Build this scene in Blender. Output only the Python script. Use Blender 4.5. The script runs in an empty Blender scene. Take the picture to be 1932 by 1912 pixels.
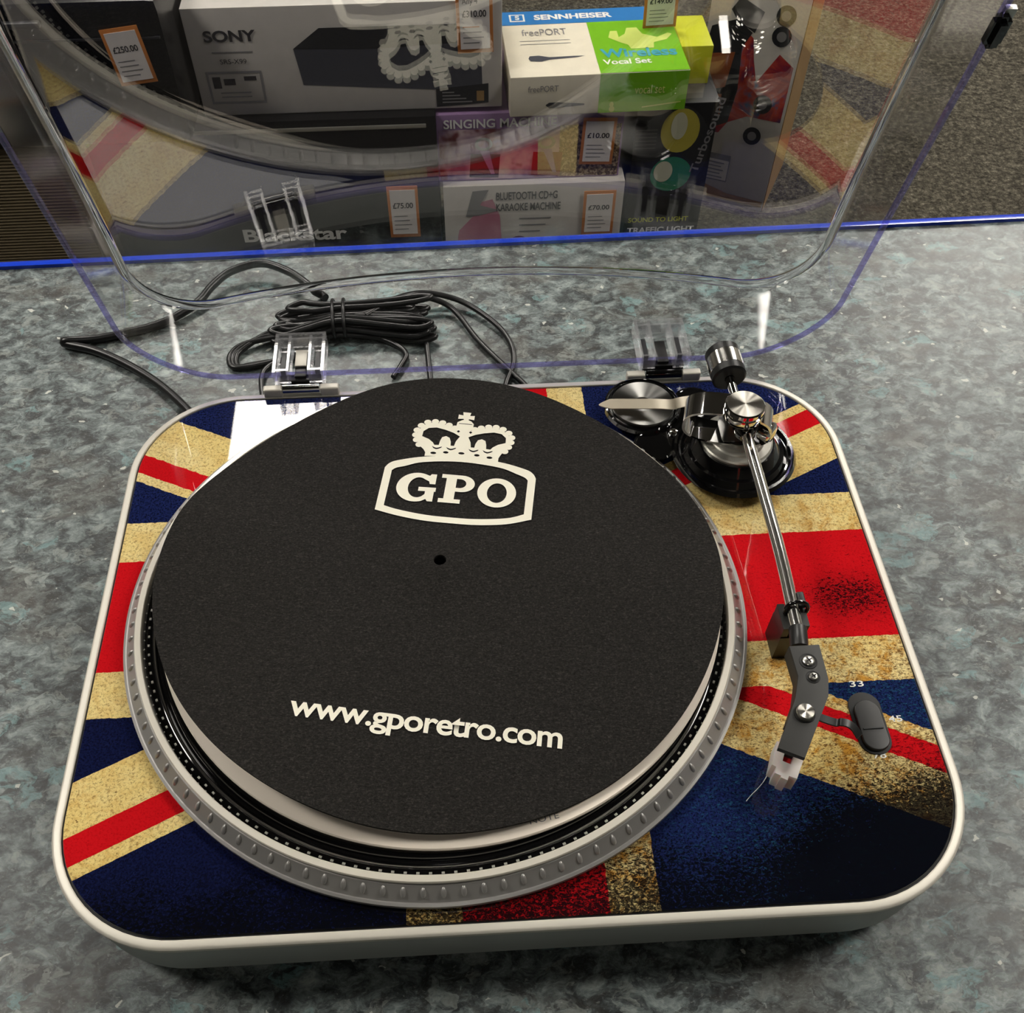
import bpy, bmesh, math, random
import numpy as np
from mathutils import Vector, Matrix, noise

random.seed(4)
scene = bpy.context.scene
COL = scene.collection
R = math.radians

# ------------------------------------------------------------------ camera
CAM = np.array([-0.01694, -0.29549, 0.42630])
TILT, YAW, ROLL, FPX = 0.60729, -0.04648, -0.00869, 1820.0
PPX, PPY = -36.56, 187.37
IW, IH = 1932, 1912
cam_data = bpy.data.cameras.new('camera')
cam = bpy.data.objects.new('camera', cam_data)
COL.objects.link(cam)
cam.rotation_mode = 'QUATERNION'
MROT = (Matrix.Rotation(YAW, 3, 'Z') @ Matrix.Rotation(TILT, 3, 'X') @ Matrix.Rotation(ROLL, 3, 'Z'))
cam.rotation_quaternion = MROT.to_quaternion()
cam.location = CAM
cam_data.sensor_fit = 'HORIZONTAL'
cam_data.sensor_width = 36.0
cam_data.lens = FPX / IW * 36.0
cam_data.shift_x = -PPX / IW
cam_data.shift_y = PPY / IW
cam_data.clip_start = 0.01
cam_data.clip_end = 50
scene.camera = cam
MR = np.array(MROT)


def at_z(px, py, z):
    """world point (metres) at height z seen at a photo pixel"""
    d = MR @ np.array([(px - IW / 2 - PPX) / FPX, -(py - IH / 2 - PPY) / FPX, -1.0])
    t = (z - CAM[2]) / d[2]
    return CAM + d * t


def at_y(px, py, y):
    d = MR @ np.array([(px - IW / 2 - PPX) / FPX, -(py - IH / 2 - PPY) / FPX, -1.0])
    return CAM + d * ((y - CAM[1]) / d[1])


# ------------------------------------------------------------------ world, exposure
world = bpy.data.worlds.new('world')
scene.world = world
world.use_nodes = True
world.node_tree.nodes['Background'].inputs[0].default_value = (1.0, 0.97, 0.92, 1)
world.node_tree.nodes['Background'].inputs[1].default_value = 0.25
vs = scene.view_settings
vs.view_transform = 'Standard'
vs.look = 'None'
vs.gamma = 1.0
vs.use_curve_mapping = False
vs.exposure = 0.35
scene.cycles.transparent_max_bounces = 40
scene.cycles.max_bounces = 16

CEIL_Z = 2.0
FLOOR_Z = -0.65
COUNTER_Z = -0.05
LAMP_STRENGTH = 24.0
# ceiling lamps: (centre x, centre y, size x, size y)
LAMPS = [(-0.46, 2.24, 0.70, 0.70), (-0.08, -1.20, 0.22, 0.28), (1.80, 0.45, 0.62, 0.62), (-1.80, 0.55, 0.62, 0.62), (1.75, 1.75, 0.40, 0.40),
         (2.35, 3.25, 1.1, 0.9), (-2.2, 2.2, 0.42, 0.42)]


# ------------------------------------------------------------------ node helpers
def srgb(r, g, b):
    def f(c):
        c = c / 255.0
        return c / 12.92 if c <= 0.04045 else ((c + 0.055) / 1.055) ** 2.4
    return (f(r), f(g), f(b), 1.0)


class NT:
    def __init__(self, name):
        self.m = bpy.data.materials.new(name)
        self.m.use_nodes = True
        self.t = self.m.node_tree
        self.n = self.t.nodes
        self.b = self.n['Principled BSDF']
        self.out = self.n['Material Output']

    def link(self, a, b):
        self.t.links.new(a, b)

    def put(self, sock, v):
        if isinstance(v, (int, float)):
            sock.default_value = v
        elif isinstance(v, (tuple, list)):
            sock.default_value = v
        else:
            self.link(v, sock)

    def math(self, op, a, b=None, c=None, clamp=False):
        n = self.n.new('ShaderNodeMath')
        n.operation = op
        n.use_clamp = clamp
        self.put(n.inputs[0], a)
        if b is not None:
            self.put(n.inputs[1], b)
        if c is not None:
            self.put(n.inputs[2], c)
        return n.outputs[0]

    def add(self, a, b): return self.math('ADD', a, b)
    def sub(self, a, b): return self.math('SUBTRACT', a, b)
    def mul(self, a, b): return self.math('MULTIPLY', a, b)
    def gt(self, a, b): return self.math('GREATER_THAN', a, b)
    def lt(self, a, b): return self.math('LESS_THAN', a, b)
    def mx(self, a, b): return self.math('MAXIMUM', a, b)

    def between(self, v, lo, hi):
        return self.mul(self.gt(v, lo), self.lt(v, hi))

    def step(self, v, lo, hi):
        n = self.n.new('ShaderNodeMapRange')
        n.interpolation_type = 'SMOOTHSTEP'
        self.put(n.inputs['Value'], v)
        n.inputs['From Min'].default_value = lo
        n.inputs['From Max'].default_value = hi
        return n.outputs['Result']

    def mix(self, f, a, b, mode='MIX'):
        n = self.n.new('ShaderNodeMix')
        n.data_type = 'RGBA'
        n.blend_type = mode
        self.put(n.inputs[0], f)
        self.put(n.inputs[6], a)
        self.put(n.inputs[7], b)
        return n.outputs[2]

    def coords(self, kind='Object', scale=(1, 1, 1), rot=(0, 0, 0), loc=(0, 0, 0)):
        tc = self.n.new('ShaderNodeTexCoord')
        mp = self.n.new('ShaderNodeMapping')
        mp.inputs['Scale'].default_value = scale
        mp.inputs['Rotation'].default_value = rot
        mp.inputs['Location'].default_value = loc
        self.link(tc.outputs[kind], mp.inputs['Vector'])
        return mp.outputs['Vector']

    def noise(self, vec, scale, detail=4, rough=0.55, dist=0.0, color=False):
        n = self.n.new('ShaderNodeTexNoise')
        self.link(vec, n.inputs['Vector'])
        n.inputs['Scale'].default_value = scale
        n.inputs['Detail'].default_value = detail
        n.inputs['Roughness'].default_value = rough
        n.inputs['Distortion'].default_value = dist
        return n.outputs['Color' if color else 'Fac']

    def voronoi(self, vec, scale, feature='F1', out='Distance', rnd=1.0):
        n = self.n.new('ShaderNodeTexVoronoi')
        n.feature = feature
        self.link(vec, n.inputs['Vector'])
        n.inputs['Scale'].default_value = scale
        n.inputs['Randomness'].default_value = rnd
        return n.outputs[out]

    def ramp(self, f, stops, interp='LINEAR'):
        n = self.n.new('ShaderNodeValToRGB')
        cr = n.color_ramp
        cr.interpolation = interp
        while len(cr.elements) < len(stops):
            cr.elements.new(0.5)
        for e, (p, c) in zip(cr.elements, stops):
            e.position = p
            e.color = c
        self.put(n.inputs[0], f)
        return n.outputs['Color']

    def bump(self, h, dist=0.001, strength=1.0):
        n = self.n.new('ShaderNodeBump')
        n.inputs['Distance'].default_value = dist
        n.inputs['Strength'].default_value = strength
        self.link(h, n.inputs['Height'])
        self.link(n.outputs['Normal'], self.b.inputs['Normal'])

    def sep(self, vec):
        n = self.n.new('ShaderNodeSeparateXYZ')
        self.link(vec, n.inputs[0])
        return n.outputs

    def set(self, **kw):
        names = dict(base='Base Color', rough='Roughness', metal='Metallic', coat='Coat Weight', coat_rough='Coat Roughness',
                     spec='Specular IOR Level', aniso='Anisotropic', alpha='Alpha', sheen='Sheen Weight', sheen_rough='Sheen Roughness',
                     trans='Transmission Weight', ior='IOR', sss='Subsurface Weight', emit='Emission Color', emits='Emission Strength')
        for k, v in kw.items():
            self.put(self.b.inputs[names[k]], v)
        return self.m


def plain(name, rgb, rough=0.5, metal=0.0, var=0.06, **kw):
    """plain surface with a faint procedural unevenness of tone and gloss"""
    t = NT(name)
    v = t.coords('Object')
    n = t.noise(v, 60, 3)
    base = srgb(*rgb)
    dk = tuple(c * (1 - var * 2) for c in base[:3]) + (1,)
    lt = tuple(min(1, c * (1 + var)) for c in base[:3]) + (1,)
    c = t.mix(n, dk, lt)
    t.set(base=c, rough=rough, metal=metal, **kw)
    return t.m


def clear_sheet(name, tint=(1, 1, 1), f0=0.1, rough=0.0, haze=0.0):
    """thin clear plastic: straight-through transmission plus Schlick reflection"""
    t = NT(name)
    g = t.n.new('ShaderNodeNewGeometry')
    d = t.n.new('ShaderNodeVectorMath')
    d.operation = 'DOT_PRODUCT'
    t.link(g.outputs['Normal'], d.inputs[0])
    t.link(g.outputs['Incoming'], d.inputs[1])
    c = t.math('ABSOLUTE', d.outputs['Value'])
    f = t.math('POWER', t.math('SUBTRACT', 1.0, c, clamp=True), 5.0)
    f = t.add(t.mul(f, 1 - f0), f0)
    tr = t.n.new('ShaderNodeBsdfTransparent')
    tr.inputs['Color'].default_value = (*tint, 1)
    gl = t.n.new('ShaderNodeBsdfGlossy')
    gl.inputs['Roughness'].default_value = rough
    gl.inputs['Color'].default_value = (1, 1, 1, 1)
    mx = t.n.new('ShaderNodeMixShader')
    t.link(f, mx.inputs[0])
    t.link(tr.outputs[0], mx.inputs[1])
    t.link(gl.outputs[0], mx.inputs[2])
    res = mx.outputs[0]
    if haze:
        df = t.n.new('ShaderNodeBsdfDiffuse')
        df.inputs['Color'].default_value = tuple(min(1, c * .95) for c in tint) + (1,)
        m2 = t.n.new('ShaderNodeMixShader')
        m2.inputs[0].default_value = haze
        t.link(res, m2.inputs[1])
        t.link(df.outputs[0], m2.inputs[2])
        res = m2.outputs[0]
    t.link(res, t.out.inputs['Surface'])
    t.n.remove(t.b)
    return t.m


# ------------------------------------------------------------------ materials
def mat_counter():
    t = NT('granite_laminate')
    v = t.coords('Object', scale=(1, 1.35, 1))
    warp = t.noise(v, 45, 3, 0.6, color=True)
    vm = t.n.new('ShaderNodeVectorMath')
    vm.operation = 'MULTIPLY_ADD'
    t.link(warp, vm.inputs[0])
    vm.inputs[1].default_value = (0.02, 0.02, 0.02)
    t.link(v, vm.inputs[2])
    w = vm.outputs[0]
    a = t.noise(w, 74, 9, 0.70, 0.35)
    base = t.ramp(a, [(0.34, srgb(22, 25, 26)), (0.43, srgb(56, 62, 63)), (0.50, srgb(90, 99, 99)), (0.57, srgb(120, 130, 129)),
                      (0.66, srgb(152, 162, 159)), (0.78, srgb(186, 192, 188))])
    brn = t.step(t.noise(w, 15, 5, 0.65), 0.50, 0.66)
    base = t.mix(t.mul(brn, 0.5), base, srgb(78, 71, 62))
    cell = t.voronoi(w, 92, 'F1', 'Color')
    s = t.sep(cell)
    dark = t.mul(t.gt(s[0], 0.80), t.step(t.noise(w, 200, 4, 0.7), 0.38, 0.58))
    base = t.mix(t.mul(dark, 0.7), base, srgb(40, 39, 38))
    lite = t.mul(t.gt(s[2], 0.84), t.step(t.noise(w, 180, 4, 0.7), 0.40, 0.60))
    base = t.mix(t.mul(lite, 0.45), base, srgb(158, 164, 158))
    teal = t.mul(t.gt(t.sep(t.voronoi(w, 60, 'F1', 'Color'))[1], 0.93), t.step(t.noise(w, 150, 5, 0.7), 0.42, 0.58))
    base = t.mix(t.mul(teal, 0.5), base, srgb(126, 164, 164))
    fib = t.noise(t.coords('Object', scale=(1, 2.2, 1), rot=(0, 0, 0.35)), 330, 5, 0.75, 0.8)
    base = t.mix(t.mul(t.step(fib, 0.56, 0.70), 0.5), base, srgb(178, 183, 178))
    base = t.mix(t.mul(t.step(fib, 0.44, 0.32), 0.45), base, srgb(44, 44, 43))
    fl = t.mul(t.gt(t.sep(t.voronoi(w, 330, 'F1', 'Color'))[2], 0.996), 0.7)
    base = t.mix(fl, base, srgb(215, 216, 206))
    t.set(base=base, rough=t.add(0.28, t.mul(a, 0.25)), spec=0.45)
    t.bump(a, 0.0004, 0.25)
    return t.m


def mat_flag():
    t = NT('distressed_flag_print')
    v = t.coords('Object')
    x, y, _ = t.sep(v)
    x = t.mul(x, 1000)
    y = t.mul(y, 1000)
    jag = t.mul(t.sub(t.noise(v, 260, 3), 0.5), 1.6)
    xj, yj = t.add(x, jag), t.add(y, jag)
    k = t.add(yj, t.mul(xj, 0.5))       # runs from upper left to lower right
    m = t.sub(yj, t.mul(xj, 0.5))       # runs from lower left to upper right
    left, up = t.lt(x, 7.0), t.gt(y, 6.0)
    right, dn = t.sub(1.0, left), t.sub(1.0, up)

    def q(side, v, band):
        return t.mul(t.mul(side[0], side[1]), t.between(v, *band))
    UL, UR, LL, LR = (left, up), (right, up), (left, dn), (right, dn)
    cream_d = t.mx(t.mx(q(UL, k, (-2, 55.5)), q(LR, k, (-36, 18))), t.mx(q(UR, m, (-8, 45)), q(LL, m, (-39.3, 13.5))))
    red_d = t.mx(t.mx(q(UL, k, (5, 20)), q(LR, k, (-5, 10))), t.mx(q(UR, m, (23, 38)), q(LL, m, (-31.5, -15.7))))
    crossc = t.mx(t.between(yj, -57, 69.5), t.between(xj, -50, 62.5))
    crossr = t.mx(t.between(yj, -30, 41.5), t.between(xj, -25, 40))
    cream = t.mx(cream_d, crossc)
    red = t.mx(t.mul(red_d, t.sub(1, crossc)), crossr)

    fine = t.noise(v, 900, 4, 0.7, 0.4)
    streak = t.noise(t.coords('Object', scale=(1, 2.2, 1)), 420, 5, 0.72, 1.2)
    big = t.noise(v, 14, 4, 0.6)
    # ageing of the print: heavy grime at the lower right and along the bottom, light at the upper left
    gx = t.add(t.mul(x, 0.0031), t.mul(y, -0.0052))
    grime = t.step(t.add(t.add(gx, t.mul(t.sub(big, 0.5), 1.0)), 0.0), -0.6, 1.5)
    dx, dy = t.sub(x, 186), t.sub(y, -178)
    corner = t.step(t.add(t.mul(t.math('SQRT', t.add(t.mul(dx, dx), t.mul(t.mul(dy, dy), 1.7))), -1.0), t.mul(t.sub(big, 0.5), 70)), -128, -52)
    bot = t.step(t.add(t.mul(y, -1.0), t.mul(t.sub(big, 0.5), 60)), 112, 168)
    dx2, dy2 = t.sub(x, 190), t.sub(y, -4)
    spot = t.step(t.mul(t.math('SQRT', t.add(t.mul(dx2, dx2), t.mul(t.mul(dy2, dy2), 3.0))), -1.0), -44, -8)

    thr = t.add(0.395, t.mul(t.mul(grime, grime), 0.13))
    specks = t.step(t.sub(thr, streak), -0.02, 0.07)
    c_cream = t.mix(t.step(big, 0.35, 0.65), srgb(238, 214, 138), srgb(240, 222, 160))
    c_cream = t.mix(t.mul(t.step(t.noise(v, 130, 5, 0.72, 0.6), 0.42, 0.66), t.add(0.30, t.mul(grime, 0.9))), c_cream, srgb(204, 148, 58))
    c_cream = t.mix(t.mul(t.step(fine, 0.50, 0.68), 0.45), c_cream, srgb(176, 132, 70))
    c_cream = t.mix(t.mul(specks, 0.85), c_cream, srgb(84, 48, 22))
    tiny = t.noise(v, 620, 3, 0.75, 0.3)
    c_cream = t.mix(t.mul(t.step(tiny, 0.51, 0.63), 0.55), c_cream, srgb(128, 86, 44))
    c_red = t.mix(t.step(fine, 0.45, 0.75), srgb(205, 22, 30), srgb(172, 12, 20))
    c_red = t.mix(t.mul(t.step(t.sub(t.add(thr, -0.02), streak), -0.01, 0.07), 0.75), c_red, srgb(62, 8, 14))
    c_blue = t.mix(t.step(fine, 0.35, 0.7), srgb(14, 18, 46), srgb(34, 46, 98))
    c_blue = t.mix(t.mul(t.step(streak, 0.52, 0.66), t.mul(t.step(x, 40, 130), t.sub(1, up))), c_blue, srgb(38, 92, 116))
    c_blue = t.mix(t.mul(t.step(x, 90, -60), t.mul(dn, 0.6)), c_blue, srgb(12, 14, 40))
    col = t.mix(cream, c_blue, c_cream)
    col = t.mix(red, col, c_red)
    dk0 = t.mx(t.mx(corner, t.mul(bot, 0.78)), t.mul(spot, 0.62))
    contrast = t.mul(t.sub(t.noise(t.coords('Object', scale=(1, 1.5, 1)), 520, 5, 0.75, 0.8), 0.5), 3.2)
    dk = t.mul(t.step(t.add(dk0, t.mul(contrast, t.sub(1.0, t.mul(dk0, 0.35)))), 0.34, 0.80), t.step(dk0, 0.02, 0.25))
    dk = t.math('MINIMUM', t.mx(dk, t.mul(dk0, 0.45)), 0.965)
    col = t.mix(dk, col, srgb(9, 10, 14))
    t.set(base=col, rough=0.32, coat=1.0, coat_rough=0.015, spec=0.0)
    return t.m


def mat_felt():
    t = NT('black_felt')
    v = t.coords('Object')
    f = t.noise(v, 900, 4, 0.7, 0.6)
    g = t.noise(t.coords('Object', scale=(1, 3, 1)), 500, 3, 0.7, 1.0)
    c = t.ramp(t.mul(t.add(f, g), 0.5), [(0.35, srgb(22, 21, 20)), (0.52, srgb(42, 40, 38)), (0.68, srgb(72, 70, 66))])
    t.set(base=c, rough=0.95, spec=0.15)
    t.bump(g, 0.0006, 0.7)
    return t.m


def mat_carpet():
    t = NT('speckled_carpet')
    v = t.coords('Object')
    f = t.noise(v, 130, 4, 0.75)
    c = t.ramp(f, [(0.34, srgb(38, 36, 31)), (0.5, srgb(74, 70, 61)), (0.62, srgb(104, 100, 88)), (0.72, srgb(140, 134, 118))])
    t.set(base=c, rough=1.0, spec=0.1)
    t.bump(f, 0.01, 0.8)
    return t.m


def mat_brushed(name, rgb, rough=0.35):
    t = NT(name)
    v = t.coords('Object')
    n = t.noise(v, 500, 3)
    t.set(base=t.mix(n, srgb(*[int(c * 0.93) for c in rgb]), srgb(*rgb)), metal=1.0, rough=t.add(rough, t.mul(n, 0.1)))
    return t.m


def mat_turned(name):
    """lathe-turned metal: radial brushing around local Z"""
    t = NT(name)
    tan = t.n.new('ShaderNodeTangent')
    tan.direction_type = 'RADIAL'
    tan.axis = 'Z'
    t.link(tan.outputs[0], t.b.inputs['Tangent'])
    n = t.noise(t.coords('Object'), 300, 2)
    t.set(base=t.mix(n, srgb(205, 200, 190), srgb(232, 228, 218)), metal=1.0, rough=0.28, aniso=0.95)
    return t.m


def mat_vinyl_ridges():
    t = NT('ribbed_black_rubber')
    v = t.coords('Object')
    x, y, _ = t.sep(v)
    r = t.math('SQRT', t.add(t.mul(x, x), t.mul(y, y)))
    w = t.math('SINE', t.mul(r, 5200.0))
    t.set(base=srgb(14, 14, 15), rough=0.22, spec=0.6)
    t.bump(w, 0.0003, 0.35)
    return t.m


def mat_ribbed_card():
    t = NT('brown_ribbed_board')
    n = t.noise(t.coords('Object', scale=(1, 1, 8)), 40, 3)
    t.set(base=t.mix(n, srgb(84, 74, 54), srgb(112, 99, 74)), rough=0.9)
    return t.m


def mat_party():
    """busy party photograph printed on cartons"""
    t = NT('party_photo_print')
    v = t.coords('Object')
    a = t.noise(v, 16, 3, 0.6, color=True)
    s = t.sep(a)
    c = t.ramp(s[0], [(0.30, srgb(70, 40, 86)), (0.45, srgb(138, 108, 140)), (0.58, srgb(196, 168, 176)), (0.72, srgb(214, 204, 196))])
    c = t.mix(t.step(s[1], 0.52, 0.62), c, srgb(110, 42, 52))
    t.set(base=c, rough=0.3, coat=0.4)
    return t.m


def mat_flame():
    t = NT('flame_graphic_print')
    v = t.coords('Object')
    a = t.noise(v, 14, 3, 0.6, 1.5, color=True)
    s = t.sep(a)
    c = t.ramp(s[0], [(0.32, srgb(60, 40, 90)), (0.44, srgb(150, 30, 50)), (0.56, srgb(196, 70, 50)), (0.68, srgb(80, 110, 150))])
    t.set(base=c, rough=0.35, coat=0.3)
    return t.m


def mat_crowd():
    t = NT('glittering_crowd_print')
    v = t.coords('Object')
    a = t.noise(v, 170, 3, 0.7, 0.5)
    c = t.ramp(a, [(0.38, srgb(50, 36, 34)), (0.5, srgb(120, 96, 70)), (0.6, srgb(190, 172, 140))])
    t.set(base=c, rough=0.4)
    return t.m


M = dict(
    counter=mat_counter(), flag=mat_flag(), felt=mat_felt(), carpet=mat_carpet(),
    ridges=mat_vinyl_ridges(), ribbed=mat_ribbed_card(), party=mat_party(), flame=mat_flame(), crowd=mat_crowd(),
    blue_edge=plain('blue_plastic_edging', (28, 66, 205), 0.18, coat=0.5),
    counter_side=plain('counter_side_panel', (60, 62, 70), 0.5),
    silver=plain('silver_painted_plastic', (226, 221, 208), 0.42, 0.15, 0.02),
    silver_side=plain('silver_painted_side', (186, 188, 184), 0.45, 0.2, 0.02),
    platter=plain('satin_cast_aluminium', (184, 182, 179), 0.38, 0.55, 0.02),
    platter_rim=plain('machined_lip', (236, 230, 216), 0.34, 0.35, 0.02),
    gloss_black=plain('gloss_black_plastic', (12, 12, 13), 0.07, coat=1.0),
    black=plain('satin_black_plastic', (26, 26, 26), 0.38),
    dark_black=plain('matt_black_plastic', (14, 14, 15), 0.6),
    headshell=plain('textured_black_plastic', (44, 44, 42), 0.55),
    chrome=plain('polished_chrome', (226, 224, 220), 0.04, 1.0, 0.02),
    satin_chrome=plain('satin_chrome', (236, 233, 226), 0.16, 1.0, 0.02),
    steel=mat_brushed('brushed_steel', (205, 203, 196), 0.26),
    turned=mat_turned('turned_metal'),
    satin_grey=plain('satin_grey_metal', (188, 186, 176), 0.35, 0.6),
    adapter=mat_turned('dark_turned_adapter'),
    white_card=plain('white_card', (250, 238, 222), 0.55, 0.0, 0.01),
    print_cream=plain('cream_screen_print', (255, 249, 230), 0.75, 0.0, 0.02),
    print_white=plain('white_print', (235, 235, 230), 0.5),
    print_grey=plain('grey_print', (120, 118, 116), 0.6),
    print_dark=plain('dark_print', (52, 50, 54), 0.6),
    print_mid=plain('mid_grey_print', (130, 128, 130), 0.6),
    cart=plain('milky_white_plastic', (222, 206, 202), 0.35, sss=0.3),
    stylus=plain('translucent_red_plastic', (176, 34, 34), 0.25),
    cable=plain('black_cable_sheath', (18, 18, 19), 0.32),
    wall=plain('painted_wall', (120, 117, 110), 0.9),
    ceiling=plain('ceiling_tile', (92, 90, 86), 0.95),
    lamp_frame=plain('lamp_frame', (210, 210, 208), 0.4),
    lid=clear_sheet('clear_acrylic', (0.985, 0.985, 0.985), 0.11),
    lid_edge=clear_sheet('violet_acrylic_edge', (0.66, 0.64, 0.95), 0.08, 0.0, 0.08),
    lid_skirt=clear_sheet('clear_acrylic_skirt', (0.985, 0.985, 0.985), 0.018, 0.10),
    lid_bend=plain('acrylic_bend', (250, 250, 252), 0.0, 0.0, 0.0, trans=1.0, ior=1.47),
    clear=clear_sheet('clear_moulded_plastic', (0.96, 0.96, 0.97), 0.09, 0.0, 0.10),
    film=clear_sheet('clear_film', (0.99, 0.99, 0.99), 0.05),
    strip=plain('pearly_plastic_strip', (178, 168, 148), 0.38, 0.2),
    # cartons
    box_white=plain('coated_white_carton', (204, 199, 192), 0.4),
    box_cream=plain('warm_white_carton', (238, 230, 208), 0.35, coat=0.2),
    box_black=plain('black_carton', (17, 17, 20), 0.35),
    case_black=plain('black_moulded_case', (14, 14, 16), 0.25),
    slate=plain('slate_grey_print', (66, 68, 78), 0.45),
    slate_dark=plain('dark_slate_print', (32, 34, 40), 0.45),
    box_blue=plain('blue_carton_print', (44, 122, 190), 0.35),
    box_green=plain('bright_green_carton_print', (120, 188, 22), 0.35, coat=0.2),
    pale_green=plain('pale_green_print', (206, 222, 112), 0.4),
    cyan=plain('cyan_print', (60, 160, 180), 0.4),
    kraft=plain('kraft_cardboard', (150, 118, 74), 0.85),
    orange=plain('orange_card_sleeve', (206, 128, 60), 0.45),
    paper=plain('price_paper', (232, 226, 222), 0.6),
    pink=plain('pink_print', (196, 128, 150), 0.4),
    purple=plain('purple_print', (96, 58, 110), 0.4),
    mauve=plain('mauve_print', (150, 120, 160), 0.4),
    yellow=plain('yellow_print', (200, 205, 40), 0.4),
    amber=plain('amber_lens', (190, 178, 70), 0.2),
    amber_hi=plain('pale_amber_print', (205, 205, 175), 0.3),
    green_lens=plain('green_lens', (50, 130, 96), 0.2),
    dark_red=plain('dark_red_print', (110, 34, 44), 0.4),
    copper=plain('copper_speaker_print', (150, 84, 50), 0.4),
    white_case=plain('off_white_moulding', (226, 220, 208), 0.35),
)
ad = M['adapter'].node_tree.nodes['Principled BSDF']
for l in list(ad.inputs['Base Color'].links):
    M['adapter'].node_tree.links.remove(l)
ad.inputs['Base Color'].default_value = srgb(150, 149, 146)
ad.inputs['Roughness'].default_value = 0.3
lampm = NT('lamp_diffuser')
lampm.set(base=(0.9, 0.9, 0.88, 1), emit=(1.0, 0.95, 0.87, 1), emits=LAMP_STRENGTH)
M['lamp'] = lampm.m
lampd = NT('small_lamp_diffuser')
lampd.set(base=(0.9, 0.9, 0.88, 1), emit=(1.0, 0.95, 0.87, 1), emits=LAMP_STRENGTH * 0.38)
M['lamp_small'] = lampd.m


# ------------------------------------------------------------------ object helpers
def link(ob, parent=None):
    COL.objects.link(ob)
    if parent is not None:
        ob.parent = parent
    return ob


def mesh_ob(name, verts, faces, mat, parent=None, smooth=None, mats=None, midx=None):
    me = bpy.data.meshes.new(name)
    me.from_pydata([tuple(map(float, v)) for v in verts], [], [tuple(map(int, f)) for f in faces])
    for m in (mats or [mat]):
        me.materials.append(m)
    if midx is not None:
        me.polygons.foreach_set('material_index', midx)
    me.update()
    if smooth is not None:
        me.polygons.foreach_set('use_smooth', [True] * len(me.polygons))
        me.set_sharp_from_angle(angle=R(smooth))
    return link(bpy.data.objects.new(name, me), parent)


def bm_ob(name, bm, mat, parent=None, smooth=None):
    me = bpy.data.meshes.new(name)
    bmesh.ops.recalc_face_normals(bm, faces=bm.faces)
    bm.to_mesh(me)
    bm.free()
    me.materials.append(mat)
    if smooth is not None:
        me.polygons.foreach_set('use_smooth', [True] * len(me.polygons))
        me.set_sharp_from_angle(angle=R(smooth))
    return link(bpy.data.objects.new(name, me), parent)


def empty(name, loc=(0, 0, 0), rz=0.0, parent=None):
    o = bpy.data.objects.new(name, None)
    o.empty_display_size = 0.02
    o.location = loc
    o.rotation_euler = (0, 0, rz)
    return link(o, parent)


def tag(o, label=None, cat=None, group=None, kind=None):
    if label:
        o['label'] = label
    if cat:
        o['category'] = cat
    if group:
        o['group'] = group
    if kind:
        o['kind'] = kind
    return o


def add_box(bm, c, s, rot=None):
    vs_ = bmesh.ops.create_cube(bm, size=1.0)['verts']
    for v in vs_:
        p = Vector((v.co.x * s[0], v.co.y * s[1], v.co.z * s[2]))
        if rot is not None:
            p = rot @ p
        v.co = p + Vector(c)
    return vs_


def box(name, c, s, mat, parent=None, bevel=0.0, seg=2, rot=None, smooth=40):
    bm = bmesh.new()
    add_box(bm, (0, 0, 0), s)
    if bevel:
        bmesh.ops.bevel(bm, geom=list(bm.edges), offset=bevel, segments=seg, affect='EDGES', profile=0.6)
    Rm = rot if rot is not None else Matrix.Identity(3)
    for v in bm.verts:
        v.co = Rm @ v.co + Vector(c)
    return bm_ob(name, bm, mat, parent, smooth if bevel else None)


def prism(name, poly, z0, z1, mat, parent=None, bevel=0.0, smooth=40, M4=None, seg=2):
    """extrude a 2D polygon from z0 to z1; M4 places it"""
    bm = bmesh.new()
    vs_ = [bm.verts.new((p[0], p[1], z0)) for p in poly]
    f = bm.faces.new(vs_)
    r = bmesh.ops.extrude_face_region(bm, geom=[f])
    for g in r['geom']:
        if isinstance(g, bmesh.types.BMVert):
            g.co.z = z1
    if bevel:
        es = [e for e in bm.edges if abs(e.verts[0].co.z - z1) < 1e-7 and abs(e.verts[1].co.z - z1) < 1e-7]
        bmesh.ops.bevel(bm, geom=es, offset=bevel, segments=seg, affect='EDGES', profile=0.6)
    if M4 is not None:
        bm.transform(M4)
    return bm_ob(name, bm, mat, parent, smooth)


def lathe(name, prof, mat, parent=None, seg=64, M4=None, smooth=35, close=False):
    """profile of (radius, z) revolved about Z"""
    verts, faces = [], []
    rings = []
    for r, z in prof:
        if r < 1e-7:
            rings.append([len(verts)])
            verts.append((0, 0, z))
        else:
            rings.append(list(range(len(verts), len(verts) + seg)))
            for i in range(seg):
                a = 2 * math.pi * i / seg
                verts.append((r * math.cos(a), r * math.sin(a), z))
    pairs = list(zip(rings, rings[1:]))
    if close:
        pairs.append((rings[-1], rings[0]))
    for A, B in pairs:
        for i in range(seg):
            j = (i + 1) % seg
            if len(A) == 1 and len(B) == 1:
                continue
            if len(A) == 1:
                faces.append((A[0], B[j], B[i]))
            elif len(B) == 1:
                faces.append((A[i], A[j], B[0]))
            else:
                faces.append((A[i], A[j], B[j], B[i]))
    if M4 is not None:
        verts = [tuple(M4 @ Vector(v)) for v in verts]
    bm = bmesh.new()
    vv = [bm.verts.new(v) for v in verts]
    for f in faces:
        bm.faces.new([vv[i] for i in f])
    return bm_ob(name, bm, mat, parent, smooth)


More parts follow.
